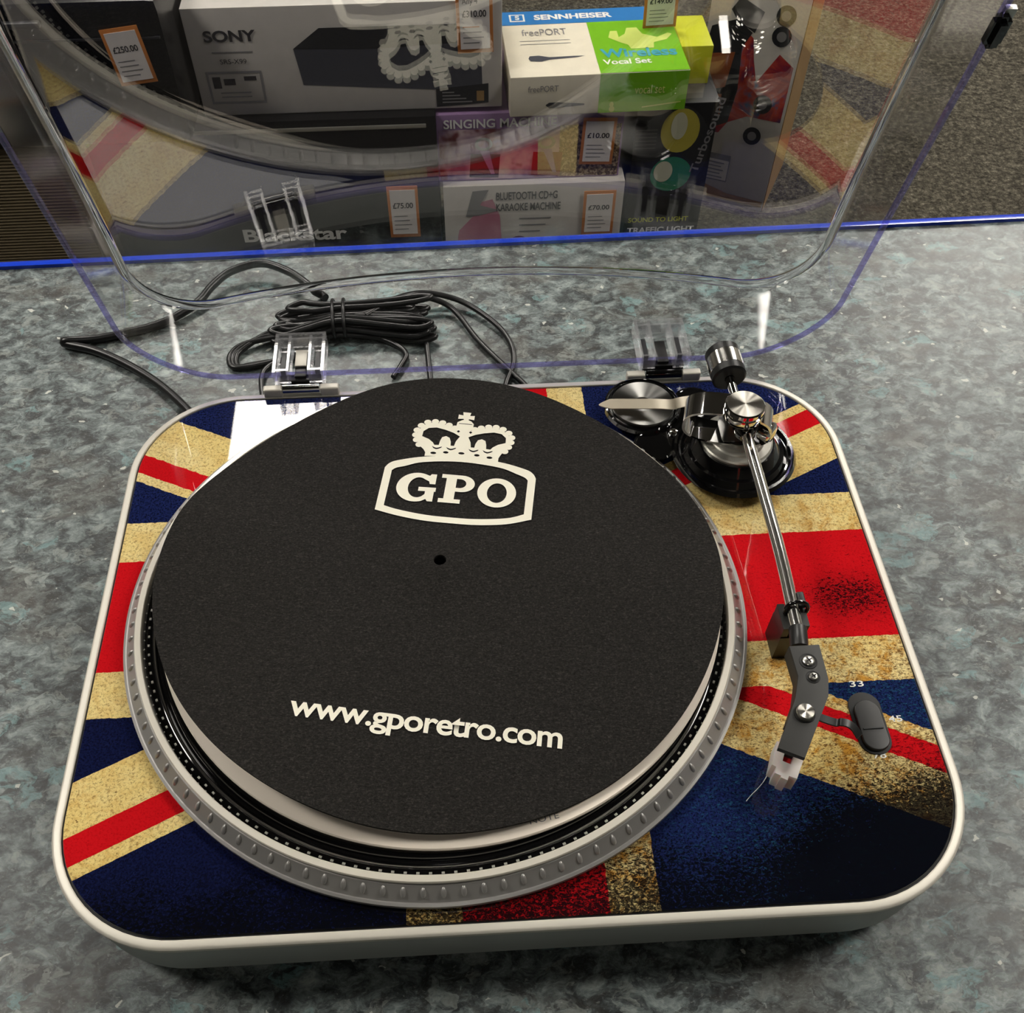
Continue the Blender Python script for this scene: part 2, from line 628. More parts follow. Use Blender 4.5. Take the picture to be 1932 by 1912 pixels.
def spline(pts, n=12, closed=False):
    P = [Vector(p) for p in pts]
    out = []
    m = len(P)
    rng = range(m) if closed else range(m - 1)
    for i in rng:
        if closed:
            p0, p1, p2, p3 = P[(i - 1) % m], P[i], P[(i + 1) % m], P[(i + 2) % m]
        else:
            p0, p1, p2, p3 = P[max(i - 1, 0)], P[i], P[i + 1], P[min(i + 2, m - 1)]
        for k in range(n):
            t = k / n
            out.append(0.5 * ((2 * p1) + (p2 - p0) * t + (2 * p0 - 5 * p1 + 4 * p2 - p3) * t * t + (3 * p1 - p0 - 3 * p2 + p3) * t ** 3))
    if not closed:
        out.append(P[-1])
    return out


def add_tube(V, F, pts, rad, seg=10, closed=False, caps=True):
    """sweep a circle along points with parallel transport; rad may be a list"""
    P = [Vector(p) for p in pts]
    n = len(P)
    base = len(V)
    up = None
    for i in range(n):
        if closed:
            t = (P[(i + 1) % n] - P[i - 1]).normalized()
        else:
            t = (P[min(i + 1, n - 1)] - P[max(i - 1, 0)]).normalized()
        if up is None:
            up = Vector((0, 0, 1)) if abs(t.z) < 0.9 else Vector((1, 0, 0))
        up = (up - t * up.dot(t)).normalized()
        s = t.cross(up)
        r = rad[i] if hasattr(rad, '__len__') else rad
        for k in range(seg):
            a = 2 * math.pi * k / seg
            V.append(tuple(P[i] + (s * math.cos(a) + up * math.sin(a)) * r))
    for i in range(n if closed else n - 1):
        for k in range(seg):
            a = base + i * seg + k
            b = base + i * seg + (k + 1) % seg
            c = base + ((i + 1) % n) * seg + (k + 1) % seg
            d = base + ((i + 1) % n) * seg + k
            F.append((a, d, c, b))
    if caps and not closed:
        F.append(tuple(base + k for k in range(seg)))
        F.append(tuple(base + (n - 1) * seg + k for k in reversed(range(seg))))


def tube(name, pts, rad, mat, parent=None, seg=12, closed=False):
    V, F = [], []
    add_tube(V, F, pts, rad, seg, closed)
    return mesh_ob(name, V, F, mat, parent, smooth=50)


def rrect(a, b, r, n=2.0, k=14, cy=0.0, side=6):
    """rounded rectangle outline (ccw) with superelliptic corners and a few points on the sides"""
    pts = []
    cs = [(a - r, b - r, 0), (-(a - r), b - r, 1), (-(a - r), -(b - r), 2), (a - r, -(b - r), 3)]
    for i, (cx, cyy, q) in enumerate(cs):
        for j in range(k + 1):
            th = math.pi / 2 * j / k
            c, s = math.cos(th), math.sin(th)
            ex, ey = abs(c) ** (2 / n), abs(s) ** (2 / n)
            ang = [(ex, ey), (-ey, ex), (-ex, -ey), (ey, -ex)][q]
            pts.append((cx + r * ang[0], cyy + r * ang[1]))
        nx = cs[(i + 1) % 4]
        e0 = pts[-1]
        e1 = [(-(a - r), b), (-a, -(b - r)), (a - r, -b), (a, b - r)][q]
        for j in range(1, side):
            u = j / side
            pts.append((e0[0] + (e1[0] - e0[0]) * u, e0[1] + (e1[1] - e0[1]) * u))
    return [(p[0], p[1] + cy) for p in pts]


def loft(name, rings, mat, parent=None, cap0=True, cap1=True, smooth=35):
    n = len(rings[0])
    V, F = [], []
    for r in rings:
        V += [tuple(p) for p in r]
    for i in range(len(rings) - 1):
        for k in range(n):
            a, b = i * n + k, i * n + (k + 1) % n
            F.append((a, b, b + n, a + n))
    if cap0:
        F.append(tuple(reversed(range(n))))
    if cap1:
        F.append(tuple(range((len(rings) - 1) * n, len(rings) * n)))
    bm = bmesh.new()
    vv = [bm.verts.new(v) for v in V]
    for f in F:
        bm.faces.new([vv[i] for i in f])
    return bm_ob(name, bm, mat, parent, smooth)


def shape2d(polys, thick=0.0):
    """fill 2D outlines (holes by even-odd) -> mesh data"""
    cu = bpy.data.curves.new('outline', 'CURVE')
    cu.dimensions = '2D'
    cu.fill_mode = 'BOTH'
    cu.extrude = thick
    for poly in polys:
        sp = cu.splines.new('POLY')
        sp.points.add(len(poly) - 1)
        for p, q in zip(sp.points, poly):
            p.co = (q[0], q[1], 0, 1)
        sp.use_cyclic_u = True
    return curve_to_mesh(cu)


def curve_to_mesh(cu):
    ob = bpy.data.objects.new('tmp', cu)
    COL.objects.link(ob)
    dg = bpy.context.evaluated_depsgraph_get()
    me = bpy.data.meshes.new_from_object(ob.evaluated_get(dg))
    COL.objects.unlink(ob)
    bpy.data.objects.remove(ob)
    return me


def text_mesh(body, size=1.0, bold=0.0, spacing=1.0, width=None, height=None, thick=0.0):
    cu = bpy.data.curves.new('lettering', 'FONT')
    cu.body = body
    cu.size = size
    cu.offset = bold * size
    cu.space_character = spacing
    cu.align_x = 'LEFT'
    cu.resolution_u = 4
    cu.extrude = thick
    me = curve_to_mesh(cu)
    if len(me.vertices) == 0:
        return me
    co = np.array([v.co[:] for v in me.vertices])
    x0, x1, y0, y1 = co[:, 0].min(), co[:, 0].max(), co[:, 1].min(), co[:, 1].max()
    sx = (width / (x1 - x0)) if width else 1.0
    sy = (height / (y1 - y0)) if height else (sx if width else 1.0)
    for v in me.vertices:
        v.co.x = (v.co.x - x0) * sx
        v.co.y = (v.co.y - y0) * sy
    return me


def put_mesh(name, me, mat, parent, M4=None, fn=None):
    me.name = name
    me.materials.clear()
    me.materials.append(mat)
    for v in me.vertices:
        p = v.co.copy()
        if M4 is not None:
            p = M4 @ p
        if fn:
            p = Vector(fn(p))
        v.co = p
    me.update()
    return link(bpy.data.objects.new(name, me), parent)


def circle2(cx, cy, rx, ry=None, n=28, a0=0.0):
    ry = rx if ry is None else ry
    return [(cx + rx * math.cos(a0 + 2 * math.pi * i / n), cy + ry * math.sin(a0 + 2 * math.pi * i / n)) for i in range(n)]


# ================================================================== THE ROOM
def structure(name, c, s, mat):
    o = box(name, c, s, mat)
    tag(o, kind='structure')
    return o


structure('floor', (0, 1.2, FLOOR_Z - 0.025), (7.6, 8.0, 0.05), M['carpet'])
structure('ceiling', (0, 1.2, CEIL_Z + 0.045), (7.6, 8.0, 0.05), M['ceiling'])
HZ = (FLOOR_Z + CEIL_Z) / 2
HH = CEIL_Z - FLOOR_Z + 0.02
structure('wall_back', (0, 5.2, HZ), (7.6, 0.1, HH), M['wall'])
structure('wall_front', (0, -2.8, HZ), (7.6, 0.1, HH), M['wall'])
structure('wall_left', (-3.8, 1.2, HZ), (0.1, 7.9, HH), M['wall'])
structure('wall_right', (3.8, 1.2, HZ), (0.1, 7.9, HH), M['wall'])

for (lx, ly, sx, sy) in LAMPS:
    e = empty('ceiling_light', (lx, ly, CEIL_Z))
    tag(e, ('small ' if sx < .3 else 'wide ' if sx > 1 else '') + 'square flush ceiling light panel with white frame', 'ceiling light', 'ceiling light panels')
    d = box('diffuser', (0, 0, 0.004), (sx, sy, 0.006), M['lamp_small' if sx < 0.3 else 'lamp'], e)
    bm = bmesh.new()
    for (cx, cy, wx, wy) in ((0, sy / 2 + .012, sx + .05, .024), (0, -sy / 2 - .012, sx + .05, .024),
                             (sx / 2 + .012, 0, .024, sy), (-sx / 2 - .012, 0, .024, sy)):
        add_box(bm, (cx, cy, 0.0), (wx, wy, 0.02))
    bm_ob('frame', bm, M['lamp_frame'], e)

# counter: worktop with the blue edging along its far side
EA = R(1.0)
counter = empty('shop_counter', (0.04, 0.0, FLOOR_Z), EA)
tag(counter, 'shop counter with grey green granite laminate top and blue plastic edging', 'counter')
EY = 0.397           # far edge in the counter's own frame
top_t = 0.03
box('worktop', (0.2, (EY - 0.72) / 2 - 0.004, COUNTER_Z - FLOOR_Z - top_t / 2), (3.6, EY + 0.72, top_t), M['counter'], counter)
# bullnose edging
prof = []
for i in range(13):
    a = -math.pi / 2 + math.pi * i / 12
    prof.append((math.cos(a) * 0.0135, math.sin(a) * 0.0185))
prof += [(-0.003, 0.0185), (-0.003, -0.0185)]
ring0 = [(-1.6, EY - 0.004 + p[0], COUNTER_Z - FLOOR_Z - 0.0155 + p[1]) for p in prof]
ring1 = [(2.0, p[1], p[2]) for p in ring0]
loft('edging', [ring0, ring1], M['blue_edge'], counter)
box('carcass', (0.2, -0.16, (COUNTER_Z - FLOOR_Z - top_t) / 2), (3.4, 1.02, COUNTER_Z - FLOOR_Z - top_t), M['counter_side'], counter)

# ================================================================== TURNTABLE
PA, PB, PR = 0.2103, 0.1682, 0.0597          # deck panel half sizes and corner radius
tt = empty('turntable', (0, 0, COUNTER_Z))
tag(tt, 'silver edged record player with a worn British flag deck and open clear lid', 'turntable')
Z = -COUNTER_Z      # parts are built in world height z, so add Z inside the turntable's frame
OFF = Matrix.Translation((0, 0, Z))


class Sub:
    pass


def ttp(o):
    """shift a freshly built part from world height to the turntable frame"""
    if o.type == 'MESH':
        o.data.transform(OFF)
    return o


def ring_at(a, b, r, z, n=2.0, k=16):
    return [(p[0], p[1], z) for p in rrect(a, b, r, n, k)]


OA, OB, OR = PA + 0.0045, PB + 0.0045, PR + 0.0045
rings = [ring_at(OA - .004, OB - .004, OR - .004, -.0360), ring_at(OA - .002, OB - .002, OR - .002, -.0358), ring_at(OA - .0012, OB - .0012, OR - .0012, -.0345),
         ring_at(OA - .0008, OB - .0008, OR - .0008, -.0052)]
ttp(loft('plinth', rings, M['silver_side'], tt, cap1=True))
rings = [ring_at(OA - .0016, OB - .0016, OR - .0016, -.0052), ring_at(OA - .0016, OB - .0016, OR - .0016, -.0044), ring_at(OA - .0002, OB - .0002, OR - .0002, -.0042),
         ring_at(OA, OB, OR, -.0036), ring_at(OA, OB, OR, -.0010), ring_at(OA - .0006, OB - .0006, OR - .0006, -.0002), ring_at(OA - .0014, OB - .0014, OR - .0014, .0002),
         ring_at(PA + .0006, PB + .0006, PR + .0006, .0002), ring_at(PA + .0002, PB + .0002, PR + .0002, -.0002), ring_at(PA + .0002, PB + .0002, PR + .0002, -.0030)]
ttp(loft('rim_trim', rings, M['silver'], tt, cap0=False, cap1=False))
rings = [ring_at(PA + .0002, PB + .0002, PR + .0002, -.0030), ring_at(PA + .0002, PB + .0002, PR + .0002, -.0012)]
ttp(loft('seal', rings, M['dark_black'], tt))
rings = [ring_at(PA - .0009, PB - .0009, PR - .0009, -.0012), ring_at(PA - .0009, PB - .0009, PR - .0009, -.0003), ring_at(PA - .0012, PB - .0012, PR - .0012, 0.0)]
ttp(loft('deck_panel', rings, M['flag'], tt))
rings = [ring_at(OA - .018, OB - .018, OR - .012, -.0470), ring_at(OA - .010, OB - .010, OR - .006, -.0355)]
ttp(loft('base_tray', rings, M['dark_black'], tt))  # black underside tray, widened to darken the band of shade below the plinth
for fx in (-1, 1):
    for fy in (-1, 1):
        ttp(lathe('foot', [(0, -.05), (.017, -.05), (.018, -.049), (.018, -.0470), (0, -.0470)], M['dark_black'], tt, 28,
                  Matrix.Translation((fx * .155, fy * .115, 0))))

# ---- platter
PC = (-0.0330, 0.0022)
TP = Matrix.Translation((PC[0], PC[1], Z))
platter = lathe('platter', [(0.1488, .0012), (0.1626, .0012), (0.1640, .0020), (0.1640, .0044), (0.1628, .0050), (0.1622, .0049), (0.1614, .0056), (0.1566, .0112),
                            (0.1560, .0112), (0.1558, .0122), (0.1554, .0127), (0.1529, .0127), (0.1524, .0122), (0.1522, .0070), (0.1522, .0060), (0, .0060), ],
                M['platter'], tt, 192, TP)
lathe('platter_lip', [(.1561, .0120), (.1560, .0130), (.1556, .0134), (.1528, .0134), (.1524, .0130), (.1523, .0090)], M['platter_rim'], platter, 192, TP)
lathe('rubber_mat', [(0, .0062), (.1521, .0062), (.1521, .0078), (.1482, .0078), (.1478, .0092), (.1470, .0098), (.1462, .0092), (.1456, .0084),
                     (.1444, .0084), (.1440, .0094), (.1432, .0100), (.1424, .0094), (.1416, .0088), (.139, .0092), (0, .0092)], M['gloss_black'], platter, 192, TP)

# the raised ovals round the sloping side of the platter
th0 = math.atan2(.0056, -.0048)
nrm = Vector((.0056, 0, .0048)).normalized()
dirv = Vector((-.0048, 0, .0056)).normalized()
V, F = [], []
NB = 112
prof_r = 16
for ring, (sc, hh) in enumerate(((1.0, 0.0), (0.9, 0.00045), (0.55, 0.0010))):
    for i in range(prof_r):
        a = 2 * math.pi * i / prof_r
        u, w = math.cos(a) * .0013 * sc, math.sin(a) * .0028 * sc
        p = Vector((0.1590, 0, .0084)) + Vector((0, 1, 0)) * u + dirv * w + nrm * hh
        V.append(tuple(p))
for ring in range(2):
    for i in range(prof_r):
        a, b = ring * prof_r + i, ring * prof_r + (i + 1) % prof_r
        F.append((a, b, b + prof_r, a + prof_r))
F.append(tuple(range(2 * prof_r, 3 * prof_r)))
bump_me = None
for i in range(NB):
    if bump_me is None:
        o = mesh_ob('bump', V, F, M['platter'], platter, smooth=60)
        bump_me = o.data
    else:
        o = link(bpy.data.objects.new('bump', bump_me), platter)
    o.matrix_local = TP @ Matrix.Rotation(2 * math.pi * i / NB, 4, 'Z')
# the two rows of little moulded dots inside the lip
bm = bmesh.new()
ND = 168
for i in range(ND):
    a = 2 * math.pi * i / ND
    rm = Matrix.Rotation(a, 3, 'Z')
    add_box(bm, rm @ Vector((.1500, 0, .0080)), (.0010, .0014, .0005), rm)
    a2 = a + math.pi / ND
    rm = Matrix.Rotation(a2, 3, 'Z')
    add_box(bm, rm @ Vector((0.1519, 0, .0092)), (.0006, .0008, .0005), rm)
o = bm_ob('dot_row', bm, M['satin_grey'], platter)
o.data.transform(TP)
tag(o, kind='stuff')
lathe('spindle', [(.0036, .006), (.0036, .0165), (.0030, .0180), (.0015, .0188), (0, .019)], M['chrome'], platter, 24, TP)

# ---- tonearm base, a figure of eight
A0, AR = Vector((.145, .098)), .0385
B0, BR = Vector((.0965, .1385)), .0245


def eight(dr, rf=.008, n=40):
    ra, rb = AR + dr, BR + dr
    d = (B0 - A0).length
    e = (B0 - A0) / d
    per = Vector((-e.y, e.x))
    rf = max(rf - dr, .003)
    pa, pb = ra + rf, rb + rf
    x = (pa * pa - pb * pb + d * d) / (2 * d)
    h = math.sqrt(max(pa * pa - x * x, 1e-9))
    F1, F2 = A0 + e * x + per * h, A0 + e * x - per * h

    def ang(c, p):
        return math.atan2(p.y - c.y, p.x - c.x)

    def arc(c, r, a0, a1, ccw, n):
        if ccw:
            while a1 < a0:
                a1 += 2 * math.pi
        else:
            while a1 > a0:
                a1 -= 2 * math.pi
        return [(c.x + r * math.cos(a0 + (a1 - a0) * i / n), c.y + r * math.sin(a0 + (a1 - a0) * i / n)) for i in range(n)]
    out = []
    out += arc(A0, ra, ang(A0, F2), ang(A0, F1), True, n + 20)
    out += arc(F1, rf, ang(F1, A0), ang(F1, B0), False, 14)
    out += arc(B0, rb, ang(B0, F1), ang(B0, F2), True, n)
    out += arc(F2, rf, ang(F2, B0), ang(F2, A0), False, 14)
    return out


def eight_ring(dr, z):
    return [(p[0], p[1], z) for p in eight(dr)]


tb = ttp(loft('tonearm_base', [eight_ring(-.0006, 0.0), eight_ring(0, .0006), eight_ring(0, .0034), eight_ring(-.0012, .0040), eight_ring(-.0012, .0056), eight_ring(-.0018, .0074),
                               eight_ring(-.0032, .0082), eight_ring(-.0046, .0080)], M['gloss_black'], tt))
TA = Matrix.Translation((A0.x, A0.y, Z))
TB = Matrix.Translation((B0.x, B0.y, Z))
lathe('stepped_cone', [(.0365, .0078), (.0350, .0098), (.0335, .0098), (.0322, .0082), (.0312, .0084), (.0285, .0120), (.0262, .0122), (.0232, .0165), (.0222, .0175), (.0, .0175)],
      M['gloss_black'], tb, 80, TA)
lathe('collar_plate', [(.0208, .0172), (.0208, .0188), (.0200, .0195), (.0158, .0195), (.0152, .0202), (.0142, .0206), (.0128, .0206), (.0124, .0214), (0, .0214)],
      M['satin_grey'], tb, 72, TA)
lathe('adapter_cup', [(.0238, .0078), (.0232, .0102), (.0222, .0108), (.0212, .0100), (.0206, .0080), (.0204, .0082), (0, .0082)], M['gloss_black'], tb, 72, TB)
scr_m = Matrix.Translation((.1122, .1150, Z))
lathe('screw', [(.0030, .0078), (.0030, .0088), (.0024, .0096), (.0014, .0099), (0, .0100)], M['chrome'], tb, 24, scr_m)

# single adapter resting in its cup
adp = empty('record_adapter', (B0.x, B0.y, .0082))
tag(adp, 'round dark grey adapter disc for singles resting in its cup behind the platter', 'record adapter')
lathe('disc', [(.0194, .0001), (.0194, .0022), (.0188, .0030), (.0050, .0034), (.0044, .0026), (.0036, .0024), (.0036, .0003)], M['adapter'], adp, 72)

# ---- tonearm
arm = empty('tonearm', (0, 0, 0), 0, tt)
p0 = Vector(at_z(1390, 752, .037))
p1 = Vector(at_z(1407, 816, .0365))
p2 = Vector(at_z(1468, 1030, .0325))
p3 = Vector(at_z(1500, 1170, .0290))
p4 = Vector(at_z(1505, 1184, .0286))
ZV = Vector((0, 0, Z))
tpts = [p + ZV for p in spline([p1 + (p1 - p2) * .12, p1, p2, p3, p4], 10)]
tube('arm_tube', tpts, .0032, M['satin_chrome'], arm, 28)
u = (p4 - p3).normalized()
hz0 = p4 + ZV


def along(p, d, **k):
    """matrix whose local Z runs along d from p"""
    q = Vector((0, 0, 1)).rotation_difference(d.normalized())
    return Matrix.Translation(p) @ q.to_matrix().to_4x4()


c_end = Vector(at_z(1508, 1222, .0275)) + ZV
lathe('collar', [(0, 0), (.0040, 0), (.0044, .0006), (.0044, (c_end - hz0).length), (0, (c_end - hz0).length)], M['black'], arm, 32, along(hz0, c_end - hz0))
# headshell: bent flat bar
hs_px = [(1489, 1219), (1506, 1276), (1501, 1316), (1468, 1412), (1519, 1431), (1563.5, 1313), (1563.5, 1281), (1546, 1216)]
HT = .0315
poly = [tuple(at_z(x, y, HT)[:2]) for x, y in hs_px]
headshell = ttp(prism('headshell', poly, HT - .0026, HT, M['headshell'], arm, bevel=.0004))
rail = [poly[0], poly[1], poly[2], tuple(np.array(poly[2]) * .55 + np.array(poly[3]) * .45), tuple(np.array(poly[5]) * .55 + np.array(poly[4]) * .45), poly[5], poly[6], poly[7]]
ttp(prism('headshell_rail', rail, HT - .0100, HT - .0024, M['headshell'], headshell))
for (sx_, sy_, r_, kind) in ((1525, 1248, .0036, 0), (1534, 1278, .0028, 0)):
    c = at_z(sx_, sy_, HT)
    T = Matrix.Translation((c[0], c[1], Z + HT))
    lathe('screw_well', [(r_ * 1.2, .0002), (r_ * 1.16, .0003), (r_ * 1.0, .0001), (0, .0001)], M['dark_black'], headshell, 28, T)
    s_ = lathe('screw', [(r_ * .78, .0), (r_ * .78, .0008), (r_ * .6, .0013), (0, .0015)], M['steel'], headshell, 24, T)
    bm = bmesh.new()
    for ang in (0.5, 0.5 + math.pi / 2):
        add_box(bm, (c[0], c[1], Z + HT + .00155), (r_ * .9, .0005, .0003), Matrix.Rotation(ang, 3, 'Z'))
    bm_ob('screw_slot', bm, M['dark_black'], headshell)
c = at_z(1518, 1347, HT)
lathe('screw_well', [(.0050, .0001), (.0049, .0003), (.0046, .0001), (0, .0001)], M['dark_black'], headshell, 32, Matrix.Translation((c[0], c[1], Z + HT)))
o = lathe('thumb_screw', [(.0042, 0), (.0042, .0022), (.0038, .0028), (0, .0028)], M['turned'], headshell, 48)
o.location = (c[0], c[1], Z + HT)
# cartridge
CZ = .022
q4 = [at_z(*p, CZ) for p in ((1466, 1398), (1455, 1449), (1504, 1470), (1521, 1420))]


def qmix(a, b):
    """a across 0..1 left to right, b 0..1 from the headshell outward"""
    l = q4[0] + (q4[1] - q4[0]) * b
    r = q4[3] + (q4[2] - q4[3]) * b
    return tuple((l + (r - l) * a)[:2])


bm = bmesh.new()
cp = [qmix(*t) for t in ((0, 0), (0, .88), (.17, .90), (.17, 1.12), (.42, 1.12), (.42, 1.18), (.70, 1.18), (.70, 1.02), (1, 1.0), (1, 0), (.66, 0), (.64, .60), (.34, .60), (.34, 0))]
cartridge = ttp(prism('cartridge', cp, .010, CZ, M['cart'], arm, bevel=.0003))
ttp(prism('stylus_holder', [qmix(*t) for t in ((.36, .02), (.35, .58), (.63, .58), (.65, .02))], .009, .0195, M['stylus'], cartridge, bevel=.0004))
ttp(prism('cartridge_body', [qmix(*t) for t in ((.345, .0), (.35, .34), (.64, .34), (.65, .0))], .012, .0215, M['dark_black'], cartridge))
ttp(prism('cartridge_mount', [tuple(at_z(x, y, .023)[:2]) for x, y in ((1482, 1374), (1472, 1402), (1520, 1420), (1530, 1392))], .013, HT - .0024, M['cart'], cartridge))
# finger lift
lf = [Vector(at_z(*p)) + ZV for p in ((1538, 1350, .0285), (1552, 1356, .0285), (1577, 1364, .0285), (1586, 1363, .0300), (1600, 1366, .0300), (1612, 1375, .0285), (1622, 1390, .0262))]
V, F = [], []
L = spline(lf, 6)
for i, p in enumerate(L):
    t = (L[min(i + 1, len(L) - 1)] - L[max(i - 1, 0)]).normalized()
    s = Vector((0, 0, 1)).cross(t).normalized()
    for a, b in ((-1, -1), (1, -1), (1, 1), (-1, 1)):
        V.append(tuple(p + s * a * .0019 + Vector((0, 0, 1)) * b * .0005))
for i in range(len(L) - 1):
    for k in range(4):
        F.append((i * 4 + k, i * 4 + (k + 1) % 4, (i + 1) * 4 + (k + 1) % 4, (i + 1) * 4 + k))
F += [(0, 3, 2, 1), tuple(len(V) - 4 + k for k in range(4))]
mesh_ob('finger_lift', V, F, M['black'], headshell, smooth=30)

# pivot: chrome oval yoke, bearing block, turned cap
yk = Matrix.Translation((.1372, .1000, .0325 + Z)) @ Matrix.Rotation(R(-15), 4, 'Z')
V, F = [], []
nn = 72
HL, HR_, DEP, TH = .0250, .0116, .0088, .0013


def oval(s, hl, hr):
    a = 2 * math.pi * s
    c, d = math.cos(a), math.sin(a)
    e_ = 2 / 2.7
    return math.copysign(abs(c) ** e_, c) * hl, math.copysign(abs(d) ** e_, d) * hr


for i in range(nn):
    s = i / nn
    x, z = oval(s, HL, HR_)
    xi, zi = oval(s, HL - TH, HR_ - TH)
    for (X_, Y_, Z_) in ((x, -DEP, z), (x, DEP, z), (xi, DEP, zi), (xi, -DEP, zi)):
        V.append(tuple(yk @ Vector((X_, Y_, Z_))))
for i in range(nn):
    j = (i + 1) % nn
    for k in range(4):
        F.append((i * 4 + k, j * 4 + k, j * 4 + (k + 1) % 4, i * 4 + (k + 1) % 4))
yoke = mesh_ob('yoke', V, F, M['chrome'], arm, smooth=40)
lathe('bearing_post', [(.0095, .0212), (.0095, .0226), (.0082, .0232), (0, .0232)], M['chrome'], arm, 40, TA)
box('bearing_block', (.1432, .0985, .0322 + Z), (.019, .017, .0185), M['black'], arm, bevel=.003, seg=3)
lathe('bearing_cone', [(.0062, 0), (.0055, .006), (.0036, .0085), (0, .0085)], M['gloss_black'], arm, 32, along(Vector((.1436, .0905, .0362 + Z)), Vector((0.02, -1, -.03))))
kc = Vector(at_z(1407, 762, .0535))
capz = .0446
cap = lathe('turned_cap', [(0, 0), (.0108, 0), (.0112, .0006), (.0112, .0048), (.0104, .0052), (.0104, .0058), (.0110, .0062), (.0110, .0083), (.0104, .0089), (0, .0089)], M['chrome'], arm, 72)
cap.location = (kc.x, kc.y, capz + Z)
o = lathe('cap_face', [(0.0, .0090), (.0101, .0090), (.0103, .0088)], M['turned'], arm, 72)
o.location = cap.location
sl = lathe('side_bearing', [(0, -.002), (.0058, -.002), (.0062, -.001), (.0062, .004), (.005, .0052), (.0028, .0056), (0, .0056)], M['chrome'], arm, 40,
           along(Vector((.1572, .0915, .0310 + Z)), Vector((.75, -.65, .1))))
# counterweight
cf = Vector(at_z(1376.7, 715, .0375)) + ZV
cb = Vector(at_z(1361, 664, .0395)) + ZV
dcw = (cb - cf)
Lc = dcw.length
dcw.normalize()
mcw = along(cf, dcw)
cw = lathe('counterweight', [(.0030, -.0), (.0088, .0), (.0100, .0010), (.0101, .0052), (.0101, .0053), (0.0101, .0055)], M['black'], arm, 64, mcw)
lathe('chrome_sleeve', [(.0100, .0052), (.0103, .0056), (.0103, Lc - .0058), (.0100, Lc - .0054)], M['satin_chrome'], cw, 64, mcw)
lathe('end_cap', [(.0101, Lc - .0055), (.0101, Lc - .001), (.0092, Lc), (0, Lc)], M['black'], cw, 64, mcw)
tube('rear_stub', [cf + dcw * .004, cf - dcw * .012, Vector((.1432, .1050, .0345 + Z))], .0026, M['chrome'], arm, 20)

# ---- arm rest
xa = .1392
rest = empty('arm_rest', (0, 0, 0), 0, tt)
bm = bmesh.new()
add_box(bm, (xa + .0062, -.0330, .0095 + Z), (.0124, .0160, .019))
add_box(bm, (xa + .0017, -.0330, .0225 + Z), (.0034, .0150, .0075))
add_box(bm, (xa + .0107, -.0330, .0235 + Z), (.0034, .0150, .0095))
bm_ob('post', bm, M['black'], rest)
box('rest_pad', (xa + .0017, -.0330, .0265 + Z), (.0036, .0152, .0008), M['headshell'], rest)
box('rest_pad', (xa + .0107, -.0330, .0285 + Z), (.0036, .0152, .0008), M['headshell'], rest)
cc = Vector(at_z(1500, 1142, .0325)) + ZV
loop = [Vector((cc.x + math.cos(a) * .0058 + .001, cc.y + math.sin(a) * .0010 - .001, cc.z - .0025 + math.sin(a) * .0052)) for a in np.linspace(-0.5, math.pi + .5, 18)]
tube('clip', loop, .0011, M['gloss_black'], rest, 12)
box('clip_tab', Vector(at_z(1512, 1132, .0310)) + ZV, (.0036, .0090, .0022), M['black'], rest, bevel=.0009, seg=3)

# ---- speed switch
sw = empty('speed_switch', (.1792, -.0810, Z), R(0), tt)
st = []
for i in range(40):
    a = 2 * math.pi * i / 40
    c_, s_ = math.cos(a), math.sin(a)
    st.append((c_ * .0081, s_ * .0081 + (.0092 if s_ > 0 else -.0092)))
prism('recess', st, 0.0001, .0007, M['dark_black'], sw, bevel=.0003)
st2 = [(p[0] * .82, p[1] * .80 - .0020) for p in st]
rk = prism('rocker', st2, .0006, .0026, M['black'], sw, bevel=.0007, seg=3)
box('rocker_ridge', (0, -.0042, .0028), (.0098, .0006, .0007), M['dark_black'], sw)
for s_, px_, py_, w_ in (('33', 1604, 1297, .0072), ('45', 1678, 1363, .0068), ('78', 1649, 1432, .0064)):
    c = at_z(px_, py_, 0)
    me = text_mesh(s_, 1.0, 0.01, 1.0, width=w_, height=.0034)
    put_mesh('lettering', me, M['print_white'], sw, Matrix.Translation((c[0] - .1792, c[1] + .0810, .0002)))

# ---- hinges
for hx in (-.1152, .1152):
    h = empty('hinge', (hx, .1722, Z), 0, tt)
    for sgn in (-1, 1):
        box('hinge_tab', (sgn * .0178, -.0010, .0030), (.0118, .0052, .0066), M['silver'], h, bevel=.0012, seg=3)
    V, F = [], []
    add_tube(V, F, [(-.0115, -.0004, .0042), (.0115, -.0004, .0042)], .0030, 20)
    mesh_ob('hinge_barrel', V, F, M['gloss_black'] if hx > 0 else M['chrome'], h, smooth=40)
    box('hinge_arm', (0, .0052, .0065), (.0265, .0060, .0040), M['black'], h, bevel=.0008)
    box('hinge_tongue', (0, .0140, .0088), (.0074, .0200, .0030), M['black'], h, bevel=.0008)
    if hx < 0:
        box('spring_plate', (0, .0195, .0112), (.0074, .0150, .0012), M['silver'], h, bevel=.0004)

# ---- dust cover
HY, HZ0, TH_ = .17829, .00815, 1.83586
nv = Vector((0, math.sin(TH_), -math.cos(TH_)))
ev = Vector((0, math.cos(TH_), math.sin(TH_)))
P0 = Vector((0, HY, HZ0 + Z))


def crown(x, s):
    u = max(-1.1, min(1.1, x / .2))
    q = 1 - u * u
    return .0557 - .0066 * s + .0259 * q - .00188 * q * q + .0083 * s * (.34 - s) / .0289


def lidpt(x, s, d):
    return P0 + Vector((x, 0, 0)) + ev * s + nv * d


NSEG_K, NSIDE = 22, 26
rim_o = rrect(.2133, .1722, .0528, 1.75, NSEG_K, .1722, NSIDE)
face_o = rrect(.2185, .1775, .050, 2.0, NSEG_K, .1725, NSIDE)
NP_ = len(rim_o)


